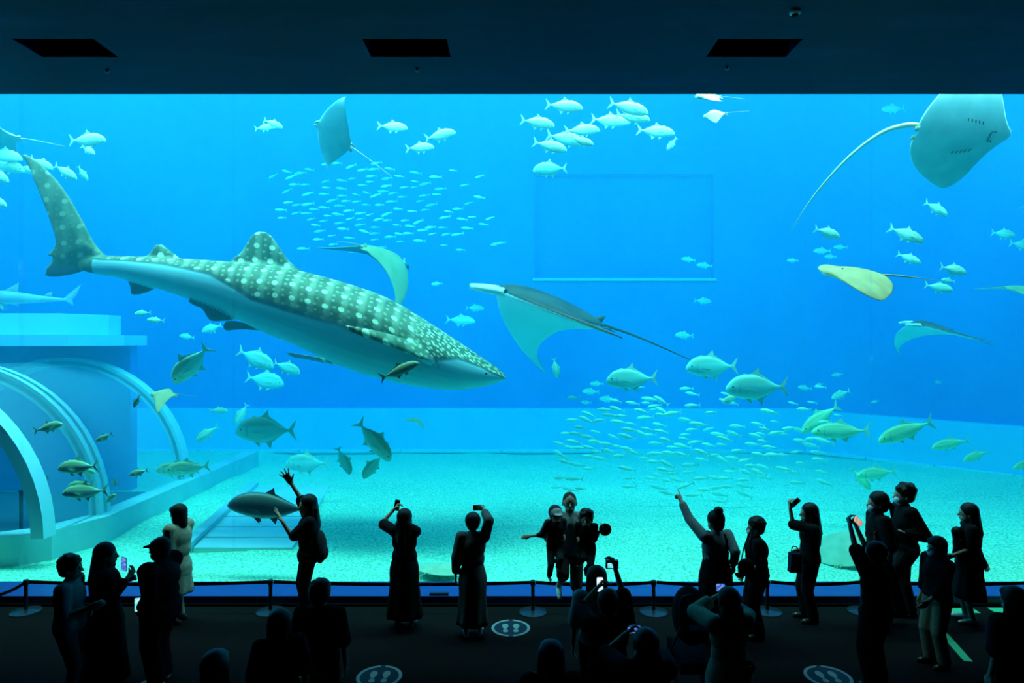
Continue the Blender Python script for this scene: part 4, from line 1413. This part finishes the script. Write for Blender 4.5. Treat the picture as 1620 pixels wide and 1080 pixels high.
    def hair(self, style='short', material=None):
        b, hk, f, r, z, c = MB(), self.hk, self.hf, self.hr, self.hz, self.hc
        ax = (r, f, z)
        P = lambda x, y, zz: c + r * x * hk + f * y * hk + z * zz * hk
        if style == 'crop':
            ell_(b, P(0, -.012, .026), (.080 * hk, .096 * hk, .092 * hk), ax, 16, 10)
            self.garment('hair', b, material or M_hair, voxel=.011, ratio=.3)
            return self
        ell_(b, P(0, -.020, .036), (.098 * hk, .106 * hk, .102 * hk), ax, 16, 10)
        if style in ('short', 'fluffy'):
            ell_(b, P(0, -.050, -.012), (.078 * hk, .062 * hk, .075 * hk), ax)
            if style == 'fluffy':
                rr = random.Random(int(abs(self.base.x) * 100))
                for _ in range(22):
                    a, e = rr.uniform(0, 6.28), rr.uniform(.1, 1.3)
                    ell_(b, P(.082 * math.cos(a) * math.cos(e), -.02 + .088 * math.sin(a) * math.cos(e), .05 + .075 * math.sin(e)), (.03 * hk,) * 3, ax, 8, 5)
        if style in ('bob', 'long', 'bun', 'ponytail', 'halfbob'):
            ell_(b, P(0, -.052, -.02), (.084 * hk, .066 * hk, .085 * hk), ax)
        if style == 'bob':
            for sg in (-1, 1):
                cap_(b, P(sg * .072, -.015, .02), P(sg * .074, -.010, -.115), .030 * hk, .032 * hk)
            cap_(b, P(0, -.06, 0), P(0, -.062, -.125), .072 * hk, .062 * hk)
            ell_(b, P(0, .045, .070), (.080 * hk, .050 * hk, .045 * hk), ax)
        if style == 'long':
            for sg in (-1, 1):
                cap_(b, P(sg * .070, -.02, .02), P(sg * .072, -.03, -.17), .030 * hk, .034 * hk)
                cap_(b, P(sg * .06, -.07, -.05), P(sg * .065, -.095, -.36), .045 * hk, .030 * hk)
            cap_(b, P(0, -.06, 0), P(0, -.10, -.24), .075 * hk, .072 * hk)
            cap_(b, P(0, -.10, -.24), P(.01, -.115, -.40), .072 * hk, .040 * hk)
        if style == 'bun':
            ell_(b, P(0, -.055, .135), (.055 * hk, .055 * hk, .05 * hk), ax)
        if style == 'ponytail':
            cap_(b, P(0, -.11, .01), P(0, -.15, -.03), .025 * hk, .032 * hk)
            cap_(b, P(0, -.15, -.03), P(0, -.15, -.14), .034 * hk, .014 * hk)
        self.garment('hair', b, material or M_hair, voxel=.011, ratio=.3)
        return self
    def cap(self, material):
        b, hk, f, r, z, c = MB(), self.hk, self.hf, self.hr, self.hz, self.hc
        ell_(b, c + z * .04 * hk - f * .008 * hk, (.092 * hk, .108 * hk, .085 * hk), (r, f, z), 18, 10)
        for x in np.linspace(-.05, .05, 6):
            cap_(b, c + z * .045 * hk + f * .06 * hk + r * x * hk, c + z * .032 * hk + f * (.165 - abs(x) * .5) * hk + r * x * hk, .011 * hk, .009 * hk, 8)
        self.garment('cap', b, material, voxel=.010, ratio=.35)
        return self
    def mask(self):
        b, hk, f, r, z, c = MB(), self.hk, self.hf, self.hr, self.hz, self.hc
        ell_(b, c + f * .062 * hk - z * .052 * hk, (.056 * hk, .050 * hk, .046 * hk), (r, f, z))
        self.garment('face_mask', b, M_mask, voxel=.010, ratio=.4)
        return self

# ---- held and worn things
def screen_mat(name, cols, strength):
    def build(nt, bs):
        tc = N(nt, 'ShaderNodeTexCoord')
        nz = N(nt, 'ShaderNodeTexNoise'); nz.inputs['Scale'].default_value = 45
        nt.links.new(tc.outputs['Object'], nz.inputs['Vector'])
        c = mixcol(nt, smooth(nt, nz.outputs[0], .4, .6), cols[0], cols[1])
        bs.inputs['Base Color'].default_value = (0, 0, 0, 1)
        nt.links.new(c, bs.inputs['Emission Color'])
        bs.inputs['Emission Strength'].default_value = strength
    return mat(name, rough=.2, spec=.4, build=build)
M_phone = mat('phone_black', (.01, .01, .012), rough=.3, spec=.5)
M_off = mat('phone_screen_off', (.006, .008, .012), rough=.12, spec=.5)
def phone(loc, px_w, px_h, rot, screen, label, sz=(.075, .155)):
    """rounded slab with a screen on its local -y side"""
    o = tag(empty('phone', loc, rot), label, 'phone')
    w, h = sz
    ol = []
    for cx_, cz_, a0 in ((w / 2 - .012, h / 2 - .012, 0), (-w / 2 + .012, h / 2 - .012, 90), (-w / 2 + .012, -h / 2 + .012, 180), (w / 2 - .012, -h / 2 + .012, 270)):
        for q in (0, 30, 60, 90):
            a = math.radians(a0 + q)
            ol.append((cx_ + .012 * math.cos(a), cz_ + .012 * math.sin(a)))
    MB().prism(ol, -.0045, .0045, 'y').build('case', M_phone, o)
    MB().prism([(x * .93, z * .96) for x, z in ol], -.0058, -.0044, 'y').build('screen', screen or M_off, o)
    MB().lathe([(.008, 0), (.008, .0025)], c=(w * .28, .0045, h * .38), n=12, axis=Matrix.Rotation(-math.pi / 2, 3, 'X')).build('lens', M_off, o)
    return o
S_blue = screen_mat('screen_blue', ((.05, .12, .8), (.25, .45, 1.0)), 1.6)
S_white = screen_mat('screen_white', ((.55, .75, 1.0), (.85, .95, 1.0)), 2.4)
S_cyan = screen_mat('screen_cyan', ((.10, .8, .9), (.5, 1, 1)), 2.0)
S_pink = screen_mat('screen_pink', ((.9, .35, .25), (.9, .7, .6)), 1.4)
PI = math.pi
LEFT, RIGHT, TANK, CAM = PI / 2, -PI / 2, 0.0, PI
X = Vector((1, 0, 0)); Yv = Vector((0, 1, 0))

# boy in a pale shirt
p = Person('short-haired person in a pale blue shirt beside the woman with a raised phone', 110, 880, 1.60, RIGHT + .25, build=1.2)
p.torso().arm(1, p.L(138, 962, -.12), -Z).arm(-1, p.L(138, 964, .06), -Z).finish()
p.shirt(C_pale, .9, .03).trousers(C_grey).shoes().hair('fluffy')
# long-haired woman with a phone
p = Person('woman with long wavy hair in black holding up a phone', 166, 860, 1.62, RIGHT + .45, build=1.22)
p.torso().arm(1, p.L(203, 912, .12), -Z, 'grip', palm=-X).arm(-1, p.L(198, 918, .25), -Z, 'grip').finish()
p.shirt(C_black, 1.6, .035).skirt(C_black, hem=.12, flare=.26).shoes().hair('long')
phone(p.base + p.L(196, 892, .18), 0, 0, (.1, .12, -.35), S_blue, 'phone with blue screen held up by the long-haired woman in black', (.085, .165))
# person in a cap looking down at a phone
p = Person('person in a black cap and loose black clothes facing the tunnel', 254, 852, 1.64, LEFT - .1, build=1.4)
p.torso().arm(-1, p.L(224, 965, -.12), -Z + X * .3, 'grip').arm(1, p.L(228, 968, .12), -Z, 'grip').finish()
p.shirt(C_black, 1.7, .05, hem=.70).trousers(C_black, loose=.05).shoes(M_shoew).hair('short').cap(C_black)
phone(p.base + p.L(219, 956, -.16), 0, 0, (-.15, -.05, .2), S_cyan, 'phone with cyan screen held low by the person in the cap', (.08, .15))
# woman with bob in a cream blouse
p = Person('woman with a bob in a loose cream blouse holding a straw to her mouth', 283, 799, 1.62, LEFT - .25, head_pitch=-.1, build=1.05)
p.torso().arm(-1, p.L(262, 846, -.05), -Z, 'grip').arm(1, p.L(258, 858, .10), -Z, 'grip').finish()
p.shirt(C_cream, 1.75, .045, hem=.62, name='blouse').skirt(C_cream, top=.95, hem=.42, flare=.21, name='skirt').shoes().hair('bob')
o = MB().tube([(0, 0, 0), (.02, .01, .12), (.03, .015, .19)], .004, 8).build('drinking_straw', C_white, smooth_=True)
o.location = p.base + p.L(261, 852, -.04)
tag(o, 'thin pale straw at the mouth of the woman in cream', 'straw')
# waving woman with a backpack
p = Person('woman with long hair waving with a raised open hand beside the big dark fish', 488, 784, 1.73, LEFT + .35, head_yaw=.3, build=1.1)
p.torso().arm(1, p.L(460, 763, .10), Z * -.2 + X * .3, 'open', palm=-Yv).arm(-1, p.L(447, 825, -.25), -Z + X * .2, 'open', palm=Z).finish()
p.shirt(C_black, .85, .03, hem=.76).trousers(C_black, loose=.02).shoes().hair('long')
bp = tag(empty('backpack', p.base + p.L(507, 866, -.02)), 'small black backpack on the waving woman', 'backpack')
b = MB(); ell_(b, (0, 0, 0), (.085, .15, .22), (X, Yv, Z)); ell_(b, (-.01, 0, .05), (.08, .13, .20), (X, Yv, Z)); ell_(b, (.05, 0, -.07), (.06, .11, .10), (X, Yv, Z))
me = remeshed(b.v, b.f, .014, .4); me.materials.append(C_char); put('bag', me, bp)
for sg in (-1, 1):
    MB().tube(catmull([(-.05, sg * .09, .18), (-.16, sg * .10, .20), (-.24, sg * .11, .08), (-.20, sg * .11, -.08), (-.06, sg * .10, -.16)], 4), .014, 6).build('strap', C_black, bp, smooth_=True)
MB().tube(catmull([(-.03, -.03, .20), (-.02, 0, .245), (-.03, .03, .20)], 4), .010, 6).build('handle', C_black, bp, smooth_=True)
# people at the bottom in front of the waving woman
p = Person('person with short hair in black standing in front of the waving woman', 506, 920, 1.60, TANK, build=1.1)
p.torso().finish(); p.shirt(C_black, .9, .035).trousers(C_black).shoes().hair('fluffy')
p = Person('person in dark clothes with bobbed hair in front of a barrier base', 442, 966, 1.55, TANK + .4, build=1.05)
p.torso().finish(); p.shirt(C_black, .9, .03).trousers(C_black).shoes().hair('bob')
# woman in a long dress photographing
p = Person('woman in a long black dress and puff sleeves photographing with raised arms', 640, 806, 1.61, TANK - .15)
p.torso().arm(-1, p.L(623, 806, .28), -X * .9 - Z * .55, 'grip', palm=X, shrug=.02).arm(1, p.L(635, 812, .34), X * .25 - Z, 'grip', palm=-X, shrug=.02).finish()
p.shirt(C_black, .8, .032, hem=.9, name='dress_bodice').skirt(C_black, top=1.10, hem=.17, flare=.255, name='dress_skirt').shoes().hair('long')
phone(p.base + p.L(628, 799, .30), 0, 0, (-.1, .16, 0), None, 'dark phone raised by the woman in the long black dress')
# person in a pale robe holding a phone high
p = Person('person in a long pale robe holding a phone overhead in one hand', 748, 812, 1.62, TANK + .05)
p.torso().arm(1, p.L(766, 808, .12), X * .35 - Yv, 'grip', palm=-X).arm(-1).finish()
p.shirt(C_grey, 1.75, .03, hem=.70, name='robe_top').skirt(C_grey, top=1.02, hem=.16, flare=.215, folds=7, name='robe_skirt').shoes(M_shoew).hair('short')
phone(p.base + p.L(757, 803, .24), 0, 0, (0, PI / 2, 0), None, 'phone held sideways overhead by the person in the pale robe')
# man holding two children
man = Person('short-haired man in a white shirt and shorts holding a child on each arm', 901, 778, 1.80, CAM, build=1.08)
man.torso().arm(1, man.L(877, 870, -.24), -X - Z * .5, 'grip', palm=Z).arm(-1, man.L(926, 872, -.24), X - Z * .5, 'grip', palm=Z)
man.leg(1, man.L(884, 926, -.05), -Yv, foot_dir=Vector((0, -1, -.35))).leg(-1, man.L(908, 972, -.05)).finish()
man.shirt(C_white, .9, .025).trousers(C_brown, to=.46, loose=.012, name='shorts').shoes(M_shoew).hair('crop', mat('hair_cropped', (.012, .010, .010), rough=.7))
def child(px, head_py, bottom_py, yaw, label, dy):
    """a child carried at its hips: the base lies below the feet"""
    s = F / (man.base.y + dy + D)
    hh = 1.10
    z_top = H + (540 - head_py) / s
    base = Vector(((px - 810) / s, man.base.y + dy, z_top - hh))
    return Person(label, px, head_py, hh, yaw, base=base, kid=True, voxel=.0075, build=1.15)
c1 = child(879, 801, 0, CAM + .25, 'small child in a pale cap with one arm stretched out, carried by the man', -.26)
c1.torso().arm(1, c1.L(838, 848, -.05), -Z, 'relaxed').arm(-1, c1.L(893, 850, -.08), -Z)
c1.leg(1, c1.L(869, 910, -.02), -Yv).leg(-1, c1.L(883, 895, -.02), -Yv).finish()
c1.shirt(C_char, 1.3, .02).trousers(C_char, loose=.014).shoes().hair('short').cap(C_white)
c2 = child(928, 807, 0, CAM - .25, 'small child with dark hair holding a round fan, carried by the man', -.26)
c2.torso().arm(-1, c2.L(950, 838, -.05), -Z, 'grip').arm(1, c2.L(914, 852, -.08), -Z)
c2.leg(-1, c2.L(927, 902, -.02), -Yv).leg(1, c2.L(916, 890, -.02), -Yv).finish()
c2.shirt(C_black, .9, .02).trousers(C_black, loose=.014).shoes().hair('fluffy')
fan = tag(empty('hand_fan', c2.base + c2.L(951, 838, -.06)), 'round pale hand fan held by the child with dark hair', 'fan')
R_ = Matrix.Rotation(PI / 2, 3, 'X')
MB().lathe([(.085, -.002), (.085, .002)], c=(.055, 0, .005), n=28, axis=R_).build('leaf', C_tan, fan)
MB().tube([(-.07, 0, -.03), (.02, 0, 0)], .007, 8).build('handle', M_phone, fan, smooth_=True)
# two people filming at the bottom, in front of the man
p = Person('person with round dark hair and pale shirt standing in front of the man', 944, 897, 1.60, TANK, build=1.1)
p.torso().finish(); p.shirt(C_white, .9, .03).trousers(C_black).shoes().hair('bob')
p = Person('person in black holding a camera up in one hand and a phone in the other', 962, 934, 1.58, TANK, build=1.15)
p.torso().arm(1, p.L(972, 893, .25), X * .7 - Z * .5, 'grip', palm=-X).arm(-1, p.L(944, 930, .30), -X - Z, 'grip', palm=X).finish()
p.shirt(C_black, .9, .035).trousers(C_black).shoes().hair('short')
phone(p.base + p.L(949, 924, .34), 0, 0, (-.1, 0, 0), S_white, 'bright phone filming the man with two children', (.066, .14))
cm = tag(empty('camera_body', p.base + p.L(968, 892, .28)), 'small black camera held up in one hand in front of the man', 'camera')
MB().box((0, 0, 0), (.12, .05, .075)).build('body', M_phone, cm)
MB().box((0, .0, .045), (.045, .04, .03)).build('viewfinder', M_phone, cm)
shade_auto(MB().lathe([(.032, 0), (.034, .05), (.030, .07)], c=(0, .02, 0), n=20, axis=Matrix.Rotation(-PI / 2, 3, 'X')).build('lens', M_phone, cm))
MB().box((-.01, -.0265, -.005), (.07, .003, .045)).build('screen', S_cyan, cm)
p = Person('dark-haired person in black holding a phone sideways with a blue screen', 1022, 997, 1.60, TANK, build=1.1)
p.torso().arm(-1, p.L(990, 1002, .30), -X - Z * .6, 'grip', palm=X).arm(1, p.L(1016, 1004, .36), X - Z, 'grip', palm=-X).finish()
p.shirt(C_black, .9, .035).trousers(C_black).shoes().hair('long')
phone(p.base + p.L(1003, 995, .32), 0, 0, (-.1, PI / 2 - .08, 0), S_blue, 'phone held sideways with a blue screen above the dark-haired person', (.06, .115))
# foreground heads
p = Person('person with dark hair standing alone beside the footprint sticker', 340, 1032, 1.58, TANK, build=1.1)
p.torso().finish(); p.shirt(C_black, .9, .03).trousers(C_black).shoes().hair('bob')
p = Person('person with rounded hair in black between the phones and the sticker', 872, 1016, 1.58, TANK, build=1.1)
p.torso().finish(); p.shirt(C_black, .9, .03).trousers(C_black).shoes().hair('bob')
# pointing woman with a bun
p = Person('woman with a hair bun in dungarees pointing at the fish', 1132, 809, 1.68, TANK + .3, build=1.12, head_yaw=.2)
p.torso().arm(-1, p.L(1078, 793, .25), -Z * .6 - X * .2, 'point', palm=-Z, shrug=.02).arm(1, p.L(1161, 893, -.05), -Yv, 'relaxed').finish()
p.shirt(C_pale, .9 + .9, .022).skirt(C_black, top=1.12, hem=.10, flare=.24, name='dungaree_dress').shoes().hair('bun')
b = MB()
for sg in (-1, 1):
    b.tube(catmull([p.r * sg * .085 + p.f * .125 + Z * 1.05, p.r * sg * .095 + p.f * .13 + Z * 1.22, p.r * sg * .10 + p.f * .03 + Z * 1.42, p.r * sg * .09 - p.f * .125 + Z * 1.28, p.r * sg * .08 - p.f * .13 + Z * 1.08], 4), .022, 6)
b.build('straps', C_black, p.root, smooth_=True)
# curly-haired person with a mask and the child beside
p = Person('person with curly hair and a face mask looking towards the pointing woman', 1197, 820, 1.56, LEFT - .15, build=1.2)
p.torso().arm(-1, p.L(1178, 905, -.16), X, 'grip').arm(1, p.L(1176, 905, .12), X, 'grip').finish()
p.shirt(C_black, .95, .035).trousers(C_black, loose=.035).shoes().hair('fluffy').mask()
sb = tag(empty('shoulder_bag', p.base + p.L(1180, 897, -.24)), 'round black shoulder bag in front of the person with curly hair', 'bag')
b = MB(); ell_(b, (0, 0, 0), (.11, .06, .12), (X, Yv, Z)); me = remeshed(b.v, b.f, .012, .4); me.materials.append(C_char); put('bag', me, sb)
MB().tube(catmull([(-.06, 0, .09), (.0, .02, .30), (.12, .06, .52), (.10, .10, .30), (.07, .03, .08)], 5), .008, 6).build('strap', C_black, sb, smooth_=True)
# stroller
st = tag(empty('stroller', (at(1092, 930, -2.6).x, -2.6, 0)), 'black stroller with a rounded hood beside the woman in the pale dress', 'stroller')
z_ = lambda py: H + (540 - py) * (D - 2.6) / F
b = MB(); ell_(b, (0, 0, .93), (.19, .30, .31), (X, Yv, Z), 20, 12); me = remeshed(b.v, b.f, .02, .5); me.materials.append(C_black); put('hood', me, st)
MB().box((0, 0, .50), (.36, .62, .12)).build('seat', C_black, st)
MB().box((.0, -.31, .93), (.18, .02, .05)).build('hood_window', mat('stroller_window', (.05, .10, .25), rough=.2), st)
for sx in (-1, 1):
    MB().tube(catmull([(sx * .22, .35, .08), (sx * .21, .05, .50), (sx * .19, -.25, .85), (sx * .19, -.38, .98)], 4), .012, 8).build('frame_tube', M_post, st, smooth_=True)
    for sy in (-.35, .35):
        shade_auto(MB().lathe([(.05, -.02), (.085, -.018), (.09, 0), (.085, .018), (.05, .02)], c=(sx * .23, sy, .09), n=20, axis=Matrix.Rotation(PI / 2, 3, 'Y')).build('wheel', M_post, st))
    MB().tube(catmull([(sx * .20, -.05, .50), (sx * .22, -.35, .10)], 3), .011, 8).build('rear_leg', M_post, st, smooth_=True)
MB().tube(catmull([(-.19, -.34, .96), (-.20, -.36, 1.16), (-.18, -.38, 1.27), (-.08, -.40, 1.30)], 4), .013, 8).build('handle', M_post, st, smooth_=True)
# woman in a pale dress, phone up
p = Person('woman with long dark hair in a pale dress filming with a blue-lit phone', 1153, 931, 1.60, TANK + .2, build=1.05)
p.torso().arm(-1, p.L(1130, 945, .28), -X - Z * .5, 'grip', palm=X).arm(1, p.L(1148, 950, .34), X - Z * .6, 'grip', palm=-X).finish()
p.shirt(C_cream, 1.6, .04, hem=.80, name='dress_bodice').skirt(C_cream, top=1.08, hem=.25, flare=.27, name='dress_skirt').shoes().hair('long')
phone(p.base + p.L(1140, 929, .32), 0, 0, (-.1, 0, 0), S_blue, 'phone with a blue screen held up by the woman in the pale dress', (.09, .075))
hb = tag(empty('waist_bag', p.base + p.L(1181, 1056, -.26)), 'small bag with a gold clasp at the hip of the woman in the pale dress', 'bag')
b = MB(); ell_(b, (0, 0, 0), (.08, .035, .07), (X, Yv, Z)); me = remeshed(b.v, b.f, .01, .4); me.materials.append(C_char); put('bag', me, hb)
MB().box((.0, -.036, .01), (.07, .012, .05)).build('clasp', mat('brass', (.75, .58, .22), rough=.3, metal=1.0), hb)
MB().tube(catmull([(-.05, .0, .06), (-.10, .0, .20), (-.12, .02, .42)], 5), .008, 6).build('strap', C_black, hb, smooth_=True)
# woman with handbag, phone raised at arm's length
p = Person('woman in black with a handbag raising a phone in front of the school of fish', 1281, 797, 1.63, LEFT - .1, build=1.02)
p.torso().arm(-1, p.L(1250, 803, -.02), X * .3 - Z, 'grip', palm=X).arm(1, p.L(1262, 870, .06), X - Z * .3, 'grip').finish()
p.shirt(C_black, .95, .03).trousers(C_black, loose=.03).shoes().hair('long')
phone(p.base + p.L(1258, 795, -.04), 0, 0, (.3, .75, .25), None, 'phone raised by the woman with the handbag')
hb = tag(empty('handbag', p.base + p.L(1256, 888, -.10)), 'stiff dark handbag hanging from the arm of the woman in black', 'handbag')
V = MB().prism([(-.07, -.14), (.09, -.14), (.075, .12), (-.055, .12)], -.055, .055, 'y'); V.build('bag', C_navy, hb)
MB().tube(catmull([(-.04, 0, .11), (-.02, 0, .20), (.04, 0, .20), (.055, 0, .11)], 5), .007, 6).build('handle', C_black, hb, smooth_=True)
# person with both arms raised filming
p = Person('person in black with both arms raised to film with a phone', 1386, 858, 1.64, TANK + .55, build=1.12)
p.torso().arm(-1, p.L(1345, 832, .12), -X * .35 - Z, 'grip', palm=X).arm(1, p.L(1356, 836, .36), -Z + X * .3, 'grip', palm=-X).finish()
p.shirt(C_black, .9, .035, hem=.72).trousers(C_black, loose=.045).shoes().hair('short')
phone(p.base + p.L(1357, 824, .22), 0, 0, (-.1, -.75, .15), S_pink, 'phone with a pinkish screen held up in both hands', (.07, .13))
# friend with a ponytail and mask
p = Person('woman with a ponytail and a face mask carrying a rucksack', 1390, 779, 1.84, LEFT - .1, build=1.05)
p.torso().arm(-1).arm(1).finish()
p.shirt(C_black, .95, .03).trousers(C_black, loose=.03).shoes().hair('ponytail').mask()
bp = tag(empty('rucksack', p.base + p.L(1408, 850, -.02)), 'black rucksack on the woman with the ponytail', 'backpack')
b = MB(); ell_(b, (0, 0, 0), (.10, .15, .22), (X, Yv, Z)); me = remeshed(b.v, b.f, .014, .4); me.materials.append(C_char); put('bag', me, bp)
for sg in (-1, 1):
    MB().tube(catmull([(-.05, sg * .09, .17), (-.16, sg * .10, .22), (-.27, sg * .11, .08), (-.22, sg * .11, -.08), (-.06, sg * .10, -.16)], 4), .014, 6).build('strap', C_grey, bp, smooth_=True)
# tall man with mask
p = Person('tall man with fluffy hair and face mask in an open dark jacket', 1432, 766, 1.90, LEFT - .15, build=1.08)
p.torso().arm(-1, p.L(1432, 845, -.30), X - Z * .3, 'grip').arm(1).leg(1, p.L(1440, 966, .12)).leg(-1, p.L(1427, 968, -.12)).finish()
p.shirt(C_white, .8, .012, name='shirt').shirt(C_black, 1.8, .035, hem=.78, name='jacket').trousers(C_char, loose=.03).shoes().hair('fluffy').mask()
# shorter woman with bob in pale trousers
p = Person('woman with thick bobbed hair and face mask in tan trousers', 1483, 850, 1.54, LEFT + .15, build=1.08)
p.torso().arm(-1, p.L(1470, 950, -.14), X).arm(1).finish()
p.shirt(C_black, 1.5, .035).trousers(C_tan, loose=.03).shoes().hair('bob').mask()
# long-haired woman in dress, carrying a toddler
p = Person('woman with very long straight hair in a dark dress carrying a toddler', 1533, 797, 1.64, LEFT - .35, build=.98)
p.torso().arm(-1, p.L(1508, 878, -.10), X - Z, 'relaxed').arm(1, p.L(1563, 900, .05), X).finish()
p.shirt(C_black, .9, .022, hem=.9, name='dress_bodice').skirt(C_black, top=1.10, hem=.36, flare=.26, name='dress_skirt').shoes(M_shoew).hair('long')
s_ = F / (p.base.y + .02 + D)
t = Person('toddler with dark hair held against the long-haired woman', 1514, 836, .80, RIGHT, base=Vector(((1512 - 810) / s_, p.base.y - .02, H + (540 - 833) / s_ - .80)), kid=True, voxel=.0075)
t.torso().arm(1, t.f * .16 + Z * .45, -Z).arm(-1, t.f * .16 + Z * .45, -Z).leg(1, t.f * .12 + Z * .12 - Yv * .04, t.f).leg(-1, t.f * .12 + Z * .12 + Yv * .04, t.f).finish()
t.shirt(C_black, .9, .015).trousers(C_black, loose=.01).shoes().hair('short')
# seated child at the end
p = Person('person with rounded dark hair in black at the end of the crowd', 1605, 930, 1.60, TANK + .2, build=1.1)
p.torso().finish(); p.shirt(C_black, .9, .04).trousers(C_black).shoes().hair('bob')
